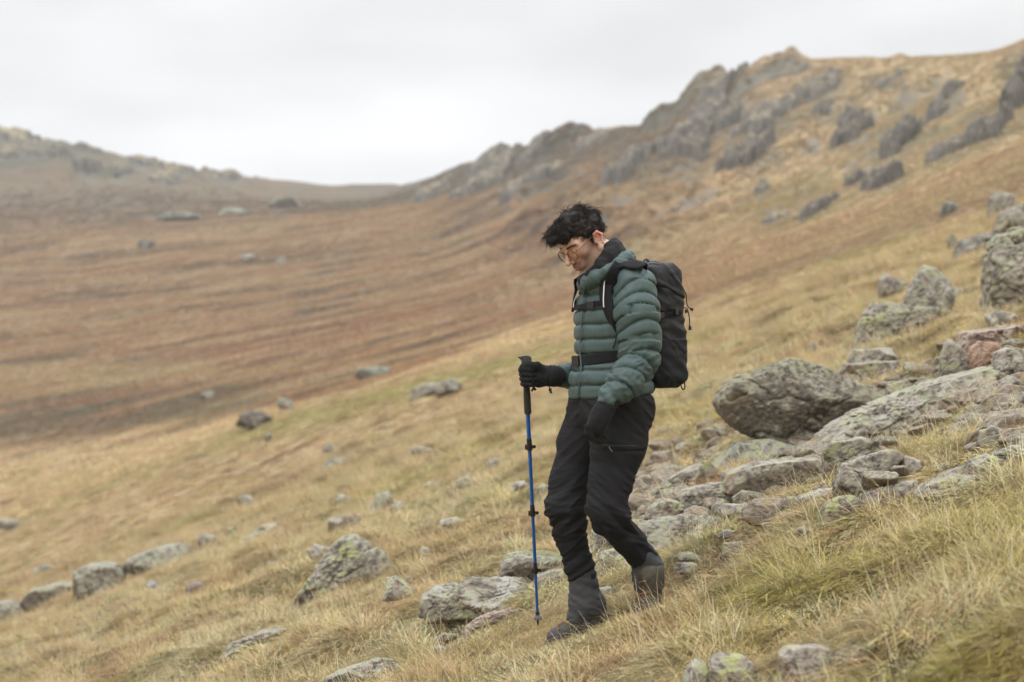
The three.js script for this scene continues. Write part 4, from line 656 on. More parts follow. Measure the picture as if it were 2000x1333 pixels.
function jacketDisp(p) {
  const dT = torsoCut(p), [sN, dN] = along(p, armN), [sF, dF] = along(p, armF), dC = chain(p, collar), dH = chain(p, hoodG);
  const px = 1000 + p.x * 472.5, py = HOR - (p.y - CAMY) * 472.5; let s, amp = 0.0195, P = 0.062, n;
  if (Math.min(dC, dH) < Math.min(dT, dN, dF)) { n = noise(p.x * 30, p.y * 55, p.z * 30); return dH < dC ? 0.007 * seam(p.y + 0.3 * p.x, 0.032) - 0.005 + 0.003 * n : 0.004 * noise(p.x * 18, p.y * 50 + p.x * 30, p.z * 18); }
  const jit = 0.005 * noise(p.x * 6, p.y * 6, p.z * 6);
  if (dN < dT && dN < dF) { const c = armN[2][0], q = px - 1245, ax = clamp((py - 560) / 150); s = sN - 4.6 * (q / 472.5) ** 2 * (1 - 0.7 * ax) + 0.10 * (q / 472.5) + jit; P = 0.056; amp = 0.018; }
  else if (dF < dT) { s = sF + jit; P = 0.052; }
  else { const x = px - 1150; s = -p.y + 0.00022 * x * 0.6 + jit + 0.02; }
  const sm = seam(s, P), near = 1 - sm;
  const pk = near * 0.5 + 0.25; // puckers gathered on the stitching
  let d = amp * (sm - 0.75) + pk * 0.0042 * noise(p.x * 70 + s * 8, p.y * 24, p.z * 70) + 0.003 * noise(p.x * 14, p.y * 20, p.z * 14);
  if (dN < dT) { const el = Math.exp(-(((sN - 0.34) / 0.07) ** 2)); d += el * 0.012 * (ridged(noise(p.x * 14 + p.y * 20, p.y * 34 - p.x * 22, p.z * 10)) - 0.4) * 0.6; const fo = sstep(0.38, 0.46, sN); d += fo * 0.006 * noise(p.x * 40 - p.y * 20, p.y * 44 + p.x * 26, p.z * 12); }
  else if (dT < dF) { const [l, , f] = toB(p); if (f > 0) d -= 0.012 * Math.exp(-((l / 0.008) ** 2)); d -= 0.012 * Math.exp(-(((py - 703) / 11) ** 2)) * 1; }
  return d;
}
{
  const [lo, hi] = around([HP(1095, 800, 0.36), HP(1295, 470, -0.36)], 0.03); lo.x = HP(1066, 0, -0.1).x;
  const g = skin(jacketF, lo, hi, 0.0046, { disp: jacketDisp });
  part('jacket', own(g), M.jacket, person);
  const b1 = [[HP(1145, 547, 0.06), 0.018], [HP(1159, 536, 0.108), 0.022], [HP(1176, 519, 0.122), 0.027], [HP(1188, 500, 0.10), 0.028], [HP(1196, 484, 0.055), 0.031], [HP(1199, 482, 0.0), 0.031], [HP(1192, 486, -0.05), 0.03], [HP(1176, 502, -0.09), 0.026], [HP(1156, 525, -0.085), 0.02], [HP(1144, 547, -0.02), 0.018], [HP(1143, 548, 0.065), 0.022]];
  const b2 = b1.map(([p, r], i) => [p.clone().add(V(i > 2 && i < 7 ? 0.012 : 0.0, i > 2 && i < 7 ? -0.034 : -0.01, 0.0)), r + (i > 2 && i < 7 ? 0.008 : 0.003)]);
  const bf = (p) => smin(chain(p, b1, 0.01), chain(p, b2, 0.01), 0.03);
  part('neck_gaiter', own(skin(bf, ...chainBox([b1, b2]), 0.005, { disp: (p) => 0.006 * noise(p.x * 14, p.y * 32 + p.x * 20, p.z * 14) + 0.003 * noise(p.x * 30, p.y * 60, p.z * 30) })), M.black, person, 'loose black fabric bunched round the neck');
}
// ---- trousers
const pelvis = (p) => { const c = HP(1192, 795, 0), x = p.x - c.x, y = p.y - c.y, z = p.z - c.z; return ell(x * Lb.x + z * Lb.z, y, x * Fb.x + z * Fb.z, 0.178, 0.15, 0.142); };
const trouserF = (p) => { const a = chain(p, legN, 0.03), b = chain(p, legF, 0.03), w = smax(smin(smin(a, pelvis(p), 0.05), smin(b, pelvis(p), 0.05), 0.012), p.y - HP(0, 770).y, 0.01); return w; };
function trouserDisp(p) {
  const [sN, dN] = along(p, legN), [sF, dF] = along(p, legF), nr = dN < dF, s = nr ? sN : sF, px = 1000 + p.x * 472.5, py = HOR - (p.y - CAMY) * 472.5;
  const dg = nr ? 18 : -14, f1 = ridged(noise(p.x * 6 + 3, p.y * 20 + p.x * dg, p.z * 6)), f2 = ridged(noise(p.x * 12, p.y * 44 + p.x * dg, p.z * 12 + 5));
  const kneeAt = nr ? 0.47 : 0.47, kn = Math.exp(-(((s - kneeAt) / 0.09) ** 2)), shin = sstep(kneeAt, kneeAt + 0.06, s), top = 1 - sstep(0.05, 0.2, s);
  let d = (0.004 + 0.009 * kn + 0.003 * shin + 0.004 * top) * (f1 - 0.5) + (0.0015 + 0.004 * kn + 0.001 * shin) * (f2 - 0.5);
  if (nr && p.z > -7.9) { // pocket zip on the near thigh
    const zy = 868 + (px - 1178) * 0.03; if (px > 1176 && px < 1252) { d += 0.004 * Math.exp(-(((py - zy) / 2.2) ** 2)) - 0.005 * Math.exp(-(((py - zy - 5.5) / 1.6) ** 2)); }
  }
  const hem = Math.exp(-(((py - 1046) / 2.5) ** 2)); if (!nr) d += 0.004 * hem;
  return d;
}
{
  const [lo, hi] = chainBox([legN, legF]);
  part('trousers', own(skin(trouserF, lo, hi, 0.005, { disp: trouserDisp })), M.trouser, person);
  const zip = [1178, 1196, 1214, 1232, 1248].map((x) => { let q = HP(x, 871 + (x - 1178) * 0.03, 0.24); for (let i = 0; i < 12; i++) q.z -= trouserF(q) * 0.8; return q.add(V(0, 0, 0.002)); });
  part('pocket_zip', own(new THREE.TubeGeometry(new THREE.CatmullRomCurve3(zip), 20, 0.0022, 6)), M.plastic, person);
  const pull = [[1190, 873], [1193, 879], [1197, 883]].map(([x, y]) => { let q = HP(x, y, 0.24); for (let i = 0; i < 12; i++) q.z -= trouserF(q) * 0.8; return q.add(V(0, 0, 0.004)); });
  part('zip_pull', own(new THREE.TubeGeometry(new THREE.CatmullRomCurve3(pull), 8, 0.0018, 5)), mat(0.2, 0.2, 0.2, 0.6), person);
}
// ---- gaiters and boots
const folds = (k) => (p) => 0.005 * (ridged(noise(p.x * 8 + k, p.y * 30 + p.x * 14, p.z * 8)) - 0.4) + 0.0025 * noise(p.x * 30, p.y * 60, p.z * 30 + k);
const gaF = [[HP(1136, 1118, -0.04), 0.058], [HP(1141, 1150, -0.042), 0.0565], [HP(1143, 1178, -0.045), 0.062], [HP(1144, 1190, -0.045), 0.062], [HP(1126, 1209, -0.035), 0.042]];
const gaF2 = [[HP(1143, 1176, -0.045), 0.058], [HP(1164, 1184, -0.06), 0.048]];
const gaN = [[HP(1256, 1088, 0.045), 0.06], [HP(1266, 1108, 0.03), 0.06], [HP(1264, 1128, 0.04), 0.056], [HP(1262, 1141, 0.05), 0.053]];
part('gaiter', own(skin((p) => smin(chain(p, gaF, 0.02), chain(p, gaF2, 0.02), 0.03), ...chainBox([gaF, gaF2]), 0.005, { disp: folds(1) })), M.gaiter, person, 'grey gaiter on the front leg');
part('gaiter', own(skin((p) => chain(p, gaN, 0.02), ...chainBox([gaN]), 0.005, { disp: folds(4) })), M.gaiter, person, 'grey gaiter on the rear leg');
function boot(label, heel, fwd, up, len, shaft = 0.15) {
  const f = fwd.clone().normalize(), u = up.clone().addScaledVector(f, -up.dot(f)).normalize(), s = V().crossVectors(u, f), at = (a, h, w = 0) => heel.clone().addScaledVector(f, a * len / 0.29).addScaledVector(u, h).addScaledVector(s, w);
  const loc = (p) => { const q = p.clone().sub(heel); return [q.dot(f) / len * 0.29, q.dot(u), q.dot(s)]; };
  const half = curve(-0.01, 0.02, 0.02, 0.034, 0.10, 0.033, 0.20, 0.047, 0.25, 0.044, 0.285, 0.026, 0.30, 0.005), topH = curve(0, 0.13, 0.05, 0.14, 0.10, 0.125, 0.16, 0.088, 0.22, 0.068, 0.26, 0.055, 0.29, 0.035);
  const upper = (p) => { const [a, h, w] = loc(p), x = smin(bone(p, at(0.05, 0.05), at(0.235, 0.03), 0.046, 0.042), bone(p, at(0.06, 0.06), at(0.075, shaft), 0.047, 0.05), 0.05); return smax(smax(x, -(h - 0.022), 0.006), Math.abs(w) - 0.052, 0.02); };
  const sole = (p) => { const [a, h, w] = loc(p), hw = half(a) + 0.004, d = Math.max(Math.abs(w) - hw, -a - 0.004, a - 0.298), notch = a > 0.08 && a < 0.115 ? 0.008 : 0; const tread = 0.0035 * (Math.sin(a * 230) > 0 ? 1 : 0); return smax(d, Math.max(h - 0.030, -(h - notch - tread - 0.1 * Math.max(0, a - 0.22) * (a > 0.22 ? 1 : 0))), 0.006); };
  const b = new THREE.Group(); b.name = 'boot'; person.add(b); b.userData.label = label;
  const [lo, hi] = around([at(-0.02, -0.02, -0.06), at(-0.02, 0.21, 0.06), at(0.31, -0.02, 0.06), at(0.31, 0.2, -0.06), at(-0.02, 0.21, -0.06), at(0.31, -0.02, -0.06)], 0.01);
  part('upper', own(skin(upper, lo, hi, 0.0045, { color: (p) => { const [a, h, w] = loc(p); let c = [0.058, 0.05, 0.033]; if (a > 0.215 || h < 0.045) c = [0.04, 0.04, 0.044]; if (a > 0.1 && a < 0.21 && Math.abs(w) < 0.016) c = [0.032, 0.025, 0.02]; return c.map((v) => v * (1 + 0.35 * noise(p.x * 60, p.y * 60, p.z * 60))); }, disp: (p) => { const [a, h] = loc(p); return -0.002 * Math.exp(-(((h - 0.048) / 0.003) ** 2)) - 0.002 * Math.exp(-(((a - 0.215) / 0.003) ** 2)); } })), vmat(0.75), b);
  part('sole', own(skin(sole, lo, hi, 0.004)), mat(0.022, 0.02, 0.018, 0.85), b);
  const lm = mat(0.30, 0.12, 0.045, 0.8), hit = (a, w) => { const q = at(a, 0.22, w); for (let i = 0; i < 40; i++) q.addScaledVector(u, -upper(q) * 0.8); return q.addScaledVector(u, 0.002); };
  for (let k = 0; k < 4; k++) { const a = 0.125 + k * 0.024, sg = k % 2 ? 1 : -1, c = [hit(a, -0.024 * sg), hit(a + 0.008, -0.008 * sg), hit(a + 0.016, 0.008 * sg), hit(a + 0.022, 0.024 * sg)]; part('lace', own(new THREE.TubeGeometry(new THREE.CatmullRomCurve3(c), 10, 0.0016, 6)), lm, b); for (const e of [c[0], c[3]]) { const h = new THREE.TorusGeometry(0.004, 0.0016, 6, 10); h.lookAt(u); h.translate(e.x, e.y, e.z); part('lace_hook', own(h), lm, b); } }
  return upper;
}
boot('brown walking boot with orange lace hooks, front foot', HP(1192, 1214, -0.07), V(-0.90, -0.385, 0.2), V(-0.36, 0.93, 0.12), 0.292);
boot('brown walking boot with orange lace hooks, rear foot with raised heel', HP(1301, 1122, 0.0), V(-0.44, -0.80, 0.36), V(-0.66, 0.5, 0.62), 0.225, 0.085);
// ---- gloves
const gloveM = M.knit;
{ // right hand, closed round the grip of the pole
  const G = (px, py, dz) => HP(px, py, dz - 0.12), palm = [[G(1052, 722, -0.015), 0.024], [G(1050, 738, -0.012), 0.025], [G(1052, 748, -0.01), 0.02]], wrist = [[G(1056, 734, -0.005), 0.031], [G(1068, 735, 0.0), 0.033], [G(1080, 735, -0.005), 0.0405], [G(1088, 735, -0.01), 0.041]];
  const fing = [0, 1, 2, 3].map((k) => { const y = 721 + k * 9.6, r = [0.0115, 0.0115, 0.0112, 0.0105][k], o = [-2, -1, 0, 1.5][k]; return [[G(1044, y + 1, -0.036), r + 0.001], [G(1026 + o, y, -0.034), r + 0.0005], [G(1020 + o, y + 0.5, -0.006), r], [G(1023 + o, y + 1.5, 0.024), r], [G(1036 + o, y + 2, 0.03), r * 0.95], [G(1044 + o, y + 2, 0.022), r * 0.85]]; });
  const thumb = [[G(1062, 724, 0.022), 0.016], [G(1050, 714, 0.03), 0.0145], [G(1034, 712.5, 0.026), 0.0125], [G(1021, 717, 0.022), 0.0115], [G(1017, 724, 0.018), 0.0105]];
  const f = (p) => { let d = smin(chain(p, palm, 0.02), chain(p, wrist, 0.02), 0.03); let q = 9; for (const c of fing) q = Math.min(q, chain(p, c, 0.006)); d = smin(d, q, 0.008); return smin(d, chain(p, thumb, 0.008), 0.009); };
  part('glove', own(skin(f, ...chainBox([palm, wrist, thumb, ...fing], 0.012), 0.0028, { disp: (p) => { const px = 1000 + p.x * 465; return (px > 1062 ? 0.0018 * Math.sin(px * 0.9 + 4 * noise(p.x * 12, p.y * 12, p.z * 12)) * Math.abs(noise(p.x * 20, p.y * 20, 2)) * 2 + 0.003 * noise(p.x * 30, p.y * 30, p.z * 30) : 0.001 * noise(p.x * 90, p.y * 90, p.z * 90)); } })), gloveM, person, 'black glove closed round the pole grip');
}
{ // left hand, hanging half open
  const G = (px, py, dz) => HP(px, py, 0.31 + dz), cuff = [[G(1200, 768, -0.02), 0.034], [G(1190, 784, -0.005), 0.037], [G(1178, 804, 0.005), 0.037], [G(1172, 815, 0.008), 0.036]], palm = [[G(1170, 818, 0.008), 0.03], [G(1164, 834, 0.008), 0.032], [G(1166, 842, 0.0), 0.026]], palm2 = [[G(1172, 820, -0.01), 0.026], [G(1173, 840, -0.03), 0.024]];
  const fing = [0, 1, 2, 3].map((k) => { const x = 1157 + k * 7, z = 0.022 - k * 0.021, r = 0.0118 - (k === 3 ? 0.001 : 0), L = [0.92, 1.05, 1, 0.8][k]; return [[G(x, 838, z), r + 0.001], [G(x - 3, 838 + 13 * L, z + 0.004), r], [G(x - 1, 838 + 21 * L, z - 0.004), r * 0.95], [G(x + 6, 838 + 25 * L, z - 0.014), r * 0.85]]; });
  const thumb = [[G(1160, 822, 0.03), 0.016], [G(1150, 834, 0.036), 0.0135], [G(1148, 846, 0.03), 0.0115], [G(1151, 853, 0.024), 0.010]];
  const f = (p) => { let d = smin(chain(p, cuff, 0.02), smin(chain(p, palm, 0.02), chain(p, palm2, 0.02), 0.03), 0.03), q = 9; for (const c of fing) q = Math.min(q, chain(p, c, 0.006)); return smin(smin(d, q, 0.009), chain(p, thumb, 0.008), 0.012); };
  part('glove', own(skin(f, ...chainBox([cuff, palm, palm2, thumb, ...fing], 0.012), 0.003, { disp: (p) => { const [s, d] = along(p, cuff); return d < 0.004 ? (0.0035 * Math.sin(s * 400 + 3 * noise(p.x * 20, p.y * 20, p.z * 20)) * (0.4 + Math.abs(noise(p.x * 30, p.y * 30, 3)) * 1.6)) * (1 - sstep(0.06, 0.1, s)) + 0.004 * noise(p.x * 25, p.y * 40, p.z * 25) : 0.001 * noise(p.x * 90, p.y * 90, p.z * 90); } })), gloveM, person, 'black ribbed glove on the hanging hand');
}
// ---- body: head, neck, trunk and limbs as one figure (all but the head and neck is under the clothes)
{
  const at = (l, u, f) => H3(l, u, f);
  const capL = (p, a, b, ra, rb) => { const t = clamp(((p[0] - a[0]) * (b[0] - a[0]) + (p[1] - a[1]) * (b[1] - a[1]) + (p[2] - a[2]) * (b[2] - a[2])) / ((b[0] - a[0]) ** 2 + (b[1] - a[1]) ** 2 + (b[2] - a[2]) ** 2)); return Math.hypot(p[0] - lerp(a[0], b[0], t), p[1] - lerp(a[1], b[1], t), p[2] - lerp(a[2], b[2], t)) - lerp(ra, rb, t); };
  const head = (q) => {
    const m = [Math.abs(q[0]), q[1], q[2]], s = (x, y, z, r) => Math.hypot(m[0] - x, m[1] - y, m[2] - z) - r;
    let d = ell(q[0], q[1] - 0.04, q[2] + 0.012, 0.075, 0.08, 0.095);
    d = smin(d, ell(q[0], q[1] + 0.022, q[2] - 0.032, 0.056, 0.072, 0.056), 0.04);
    d = smin(d, capL(m, [0.051, -0.06, -0.002], [0.013, -0.109, 0.062], 0.02, 0.0165), 0.03);     // jaw
    d = smin(d, capL(m, [0, -0.111, 0.0735], [0.009, -0.110, 0.0715], 0.0165, 0.0165), 0.016);     // chin
    d = smin(d, s(0.046, -0.012, 0.058, 0.021), 0.025);                                           // cheekbone
    d = smin(d, capL(m, [0.05, 0.028, 0.064], [0.012, 0.024, 0.082], 0.010, 0.0085), 0.015);      // brow
    d = smax(d, -s(0.032, 0.008, 0.0975, 0.019), 0.016);                                          // eye hollow
    d = smin(d, ell(m[0] - 0.0315, q[1] - 0.007, q[2] - 0.0715, 0.0148, 0.0115, 0.0125), 0.004);  // lidded eye
    d = smin(d, capL(m, [0, 0.018, 0.084], [0, -0.026, 0.1135], 0.0072, 0.0085), 0.010);           // nose
    d = smin(d, s(0, -0.0305, 0.1125, 0.0092), 0.007); d = smin(d, s(0.0115, -0.0345, 0.096, 0.0078), 0.007);
    d = smin(d, ell(q[0], q[1] + 0.062, q[2] - 0.074, 0.032, 0.02, 0.0165), 0.015);
    d = smin(d, capL(m, [0.021, -0.0605, 0.081], [0.004, -0.0555, 0.0925], 0.0045, 0.0058), 0.004); // upper lip
    d = smin(d, capL(m, [0.017, -0.0665, 0.081], [0, -0.0695, 0.0895], 0.005, 0.0072), 0.004);     // lower lip
    d = smax(d, -capL(m, [0.019, -0.0632, 0.087], [0, -0.0628, 0.0975], 0.0014, 0.0022), 0.002);   // parting of the lips
    // ear
    let e = ell(m[0] - 0.081, q[1] + 0.008, q[2] + 0.013, 0.0065, 0.03, 0.017);
    for (const [a, b] of [[[0.078, 0.0, 0.002], [0.084, 0.021, -0.004]], [[0.084, 0.021, -0.004], [0.0905, 0.024, -0.02]], [[0.0905, 0.024, -0.02], [0.0945, 0.004, -0.032]], [[0.0945, 0.004, -0.032], [0.0885, -0.024, -0.02]]]) e = smin(e, capL(m, a, b, 0.005, 0.005), 0.004);
    e = smin(e, s(0.08, -0.04, -0.004, 0.009), 0.01);
    e = smax(e, -ell(m[0] - 0.0905, q[1] + 0.007, q[2] + 0.011, 0.0065, 0.018, 0.0095), 0.005);
    e = smin(e, s(0.081, -0.01, 0.004, 0.005), 0.006);
    return smin(d, e, 0.008) * HS;
  };
  const neck = [[H3(0, -0.05, -0.035), 0.056], [B3(0, 0.05, 0.02), 0.058], [B3(0, -0.03, 0), 0.075]];
  const headF = (p) => smin(head(toH(p)), chain(p, neck, 0.03), 0.03);
  const limb = (c, k) => c.map(([p, r]) => [p, Math.max(0.025, r * k)]);
  const trunk = [[B3(0, -0.03, 0), 0.07], [HP(1203, 580, 0), 0.10], [HP(1197, 690, 0), 0.10], [HP(1192, 790, 0), 0.105]], sh = [[armN[0][0], 0.05], [armF[0][0], 0.05]];
  const limbs = [limb(armN, 0.6), limb(armF, 0.6), limb(legN, 0.62), limb(legF, 0.62), [[legN[6][0], 0.035], [HP(1270, 1150, 0.02), 0.03]], [[legF[7][0], 0.035], [HP(1150, 1195, -0.05), 0.032]]];
  const bodyF = (p) => { let d = smin(chain(p, trunk, 0.05), chain(p, sh, 0.03), 0.05); for (const c of limbs) d = smin(d, chain(p, c, 0.02), 0.02); return d; };
  const skinC = (p, n) => {
    const q = toH(p), m = Math.abs(q[0]); let c = [0.56, 0.365, 0.285];
    const bl = (k, t) => { c = mixc(c, k, clamp(t)); }, gs = (x, y, z, r) => Math.exp(-(((m - x) ** 2 + (q[1] - y) ** 2 + (q[2] - z) ** 2) / (r * r)));
    bl([0.54, 0.25, 0.19], 0.5 * gs(0.05, -0.018, 0.068, 0.03)); bl([0.55, 0.255, 0.20], 0.5 * gs(0, -0.03, 0.112, 0.024));
    if (m > 0.074) bl([0.58, 0.19, 0.14], 0.85 * sstep(0.074, 0.09, m) * sstep(-0.03, 0.03, q[1]));
    const st = sstep(-0.028, -0.052, q[1] - (m > 0.045 ? 0.03 + (m - 0.045) * 0.9 : 0) + (q[2] < 0.03 ? -0.01 : 0)) * sstep(-0.02, 0.01, q[2]); // stubble
    const us = Math.exp(-(((q[1] + 0.048 + 0.25 * Math.max(0, m - 0.012)) / 0.0085) ** 2)) * sstep(0.034, 0.026, m) * sstep(0.066, 0.08, q[2]);
    bl([0.10, 0.068, 0.058], clamp(0.52 * st + 0.85 * us + 0.25 * Math.exp(-(((q[1] + 0.08) / 0.014) ** 2)) * sstep(0.03, 0.01, m)) * (0.85 + 0.25 * noise(p.x * 400, p.y * 400, p.z * 400)));
    const lip = Math.exp(-(((q[1] + 0.063) / 0.0085) ** 4)) * sstep(0.024, 0.019, m) * sstep(0.078, 0.084, q[2]); bl([0.36, 0.12, 0.10], 0.85 * lip);
    bl([0.05, 0.02, 0.018], Math.exp(-(((q[1] + 0.0628) / 0.0018) ** 2)) * sstep(0.02, 0.014, m) * sstep(0.08, 0.086, q[2]));
    const br = Math.exp(-(((q[1] - 0.0265 - 0.10 * (m - 0.03) + 2.2 * Math.max(0, m - 0.042) ** 1.5) / 0.0058) ** 4)) * sstep(0.008, 0.014, m) * sstep(0.062, 0.054, m) * sstep(0.05, 0.06, q[2]); bl([0.022, 0.016, 0.013], 0.95 * br);
    const lash = Math.exp(-(((q[1] - 0.0005 + 0.12 * Math.abs(m - 0.0315)) / 0.0019) ** 2)) * sstep(0.018, 0.013, Math.abs(m - 0.0315)) * sstep(0.066, 0.072, q[2]); bl([0.03, 0.022, 0.02], 0.85 * lash);
    bl([0.26, 0.13, 0.10], 0.5 * gs(0.0315, 0.009, 0.074, 0.014));
    return c.map((v) => v * (1 + 0.07 * noise(p.x * 120, p.y * 120, p.z * 120)));
  };
  const [hl, hh] = around([H3(-0.1, -0.14, -0.12), H3(0.1, 0.14, 0.13), H3(0.1, -0.14, 0.13), H3(-0.1, 0.14, -0.12), H3(0.1, 0.14, -0.12), H3(0.1, -0.12, -0.12), B3(0, -0.03, 0)], 0.02);
  const hg = skin((p) => smax(headF(p), HP(0, 552).y - p.y, 0.004), hl, hh, 0.0026, { color: skinC });
  const bg = skin(bodyF, ...chainBox([trunk, ...limbs]), 0.012, { color: () => [0.40, 0.225, 0.155] });
  part('body', own(mergeGeometries([hg, bg])), new THREE.MeshPhysicalMaterial({ vertexColors: true, roughness: 0.55, specularIntensity: 0.6 }), person);
  // hair: a dense core and curling locks
  const hairM = new THREE.MeshPhysicalMaterial({ color: new THREE.Color().setRGB(0.013, 0.0105, 0.009), roughness: 0.6, specularIntensity: 0.45 }), core = (p) => {
    const q = toH(p), m = Math.abs(q[0]); let d = ell(q[0], q[1] - 0.044, q[2] + 0.016, 0.085, 0.092, 0.104);
    d = smin(d, ell(q[0], q[1] - 0.094, q[2] - 0.03, 0.058, 0.034, 0.062), 0.03);               // mass on the crown
    d = smin(d, ell(q[0] + 0.004, q[1] - 0.083, q[2] - 0.088, 0.054, 0.026, 0.036), 0.03);        // fringe that falls forward
    const line = lerp(0.05, -0.045, sstep(0.05, -0.06, q[2])) - 0.022 * Math.exp(-(((q[2] - 0.012) / 0.014) ** 2)) * sstep(0.05, 0.07, m); // hairline with a sideburn
    d = smax(d, line - q[1], 0.015); d = smax(d, -(ell(m - 0.09, q[1] + 0.008, q[2] + 0.013, 0.022, 0.036, 0.026)), 0.01);
    return d * HS + 0.008 * noise(p.x * 30, p.y * 30, p.z * 30) + 0.005 * noise(p.x * 70, p.y * 70, p.z * 70);
  };
  const cg = skin(core, hl.clone().subScalar(0.05), hh.clone().addScalar(0.06), 0.0035), r = rng(99), pos = [], idx = [], cp = cg.attributes.position, nn = cg.attributes.normal;
  for (let k = 0; k < 9000; k++) {
    const i = Math.floor(r() * cp.count), p = V().fromBufferAttribute(cp, i), n = V().fromBufferAttribute(nn, i), q = toH(p), L = 0.022 + 0.03 * r() * (q[1] > 0.08 ? 1.3 : 0.7), front = sstep(-0.02, 0.08, q[2]);
    p.addScaledVector(n, -0.004); const flow = V().copy(Fh).multiplyScalar(front > 0.3 ? 0.9 : -0.5).addScaledVector(Uh, front > 0.3 ? -0.35 : -0.7).add(V(noise(p.x * 22, p.y * 22, p.z * 22), noise(p.x * 22 + 9, p.y * 22, p.z * 22), noise(p.x * 22, p.y * 22 + 9, p.z * 22)).multiplyScalar(2.2)); flow.addScaledVector(n, -flow.dot(n)).normalize();
    const dir = flow.addScaledVector(n, (r() < 0.2 ? 0.75 : 0.22) + 0.3 * r()).add(V(r() - 0.5, r() - 0.5, r() - 0.5).multiplyScalar(0.5)).normalize();
    const ax = V().crossVectors(n, dir).addScaledVector(V(r() - 0.5, r() - 0.5, r() - 0.5), 0.9).normalize(), curl = 0.12 + 0.45 * r(), w = 0.0008 + 0.0006 * r(), S = 6, b0 = pos.length / 3;
    for (let s = 0; s <= S; s++) {
      const t = s / S, ww = w * (1 - 0.75 * t), u = V().crossVectors(dir, ax).normalize(), v = V().crossVectors(dir, u);
      for (let c = 0; c < 3; c++) { const a = c * 2.0944; pos.push(p.x + (u.x * Math.cos(a) + v.x * Math.sin(a)) * ww, p.y + (u.y * Math.cos(a) + v.y * Math.sin(a)) * ww, p.z + (u.z * Math.cos(a) + v.z * Math.sin(a)) * ww); }
      if (s < S) for (let c = 0; c < 3; c++) { const a = b0 + s * 3 + c, b = b0 + s * 3 + (c + 1) % 3; idx.push(a, b, a + 3, b, b + 3, a + 3); }
      dir.applyAxisAngle(ax, curl);  p.addScaledVector(dir, L / S);
    }
  }
  const lg = new THREE.BufferGeometry(); lg.setAttribute('position', new THREE.Float32BufferAttribute(pos, 3)); lg.setIndex(idx); lg.computeVertexNormals();
  part('hair', own(mergeGeometries([cg, lg])), hairM, person, 'tousled curly black hair falling over the forehead');
  // glasses
  const fm = new THREE.MeshPhysicalMaterial({ color: new THREE.Color().setRGB(0.17, 0.065, 0.014), roughness: 0.25, clearcoat: 0.6 }), fr = [], ringAt = (sg) => { const g = new THREE.TorusGeometry(0.0235 * HS, 0.0034, 10, 40), mx = new THREE.Matrix4().makeBasis(Rh.clone().negate(), Uh, Fh); g.scale(1.04, 0.95, 1); g.rotateY(sg * 0.1); g.applyMatrix4(mx); const c = at(sg * 0.0335, -0.004, 0.097); return g.translate(c.x, c.y, c.z); };
  const tube = (pts, rad, n = 16) => new THREE.TubeGeometry(new THREE.CatmullRomCurve3(pts), n, rad, 7);
  fr.push(ringAt(1), ringAt(-1), tube([at(-0.0105, 0.004, 0.0975), at(0, 0.0075, 0.1005), at(0.0105, 0.004, 0.0975)], 0.002));
  for (const s of [1, -1]) fr.push(tube([at(s * 0.056, 0.006, 0.0945), at(s * 0.068, 0.009, 0.084), at(s * 0.0745, 0.012, 0.05), at(s * 0.079, 0.017, 0.0), at(s * 0.08, 0.01, -0.03)], 0.0028, 24));
  const gl = part('glasses', own(mergeGeometries(fr)), fm, person, 'round amber framed glasses');
  const lensM = new THREE.MeshPhysicalMaterial({ color: 0xffffff, roughness: 0.02, transmission: 1, thickness: 0, ior: 1.4 });
  for (const s of [1, -1]) { const g = new THREE.CircleGeometry(0.0225 * HS, 28), mx = new THREE.Matrix4().makeBasis(Rh.clone().negate(), Uh, Fh); g.scale(1.04, 0.95, 1); g.rotateY(s * 0.1); g.applyMatrix4(mx); const c = at(s * 0.0335, -0.004, 0.097); g.translate(c.x, c.y, c.z); part('lens', own(g), lensM, gl); }
  const er = new THREE.TorusGeometry(0.0042, 0.0011, 8, 16); const ec = at(0.084, -0.05, -0.004); er.translate(ec.x, ec.y, ec.z); part('earring', own(er), mat(0.75, 0.74, 0.72, 0.25, { metalness: 1 }), person);
}
// ---------- what the hiker carries ----------
const tubeOf = (pts, r, n = 24) => new THREE.TubeGeometry(new THREE.CatmullRomCurve3(pts), n, r, 8);
// a strap lying on a field: centre points, width, thickness
function strap(pts, w, t, f, out = 0.004) {
  const cv = new THREE.CatmullRomCurve3(pts), n = Math.max(12, Math.round(cv.getLength() / 0.008)), pos = [], idx = [], K = 8;
  let NN = []; for (let i = 0; i <= n; i++) NN.push(grad(f, cv.getPoint(i / n), 0.008));
  for (let s = 0; s < 12; s++) NN = NN.map((v, i) => v.clone().add(NN[Math.max(0, i - 1)]).add(NN[Math.min(n, i + 1)]).normalize());
  for (let i = 0; i <= n; i++) {
    const p = cv.getPoint(i / n), T = cv.getTangent(i / n), nn = NN[i].clone(); nn.addScaledVector(T, -nn.dot(T)).normalize(); const S = V().crossVectors(nn, T).normalize(), ff = w > 0.04 ? f(p) : 0;
    for (let k = 0; k < K; k++) { // rounded flat section
      const a = [[-1, 0.25], [-0.85, 1], [0.85, 1], [1, 0.25], [1, -0.4], [0.85, -1], [-0.85, -1], [-1, -0.4]][k], q = p.clone().addScaledVector(S, a[0] * w / 2), v = f(q), lift = clamp(out - (w > 0.04 ? lerp(v, ff, 0.45) : v), -0.03, 0.05); q.addScaledVector(nn, lift + (a[1] + 1) / 2 * t); pos.push(q.x, q.y, q.z);
    }
    if (i < n) for (let k = 0; k < K; k++) { const a = i * K + k, b = i * K + (k + 1) % K; idx.push(a, a + K, b, b, a + K, b + K); }
  }
  const g = new THREE.BufferGeometry(); g.setAttribute('position', new THREE.Float32BufferAttribute(pos, 3)); g.setIndex(idx); g.computeVertexNormals(); return g;
}
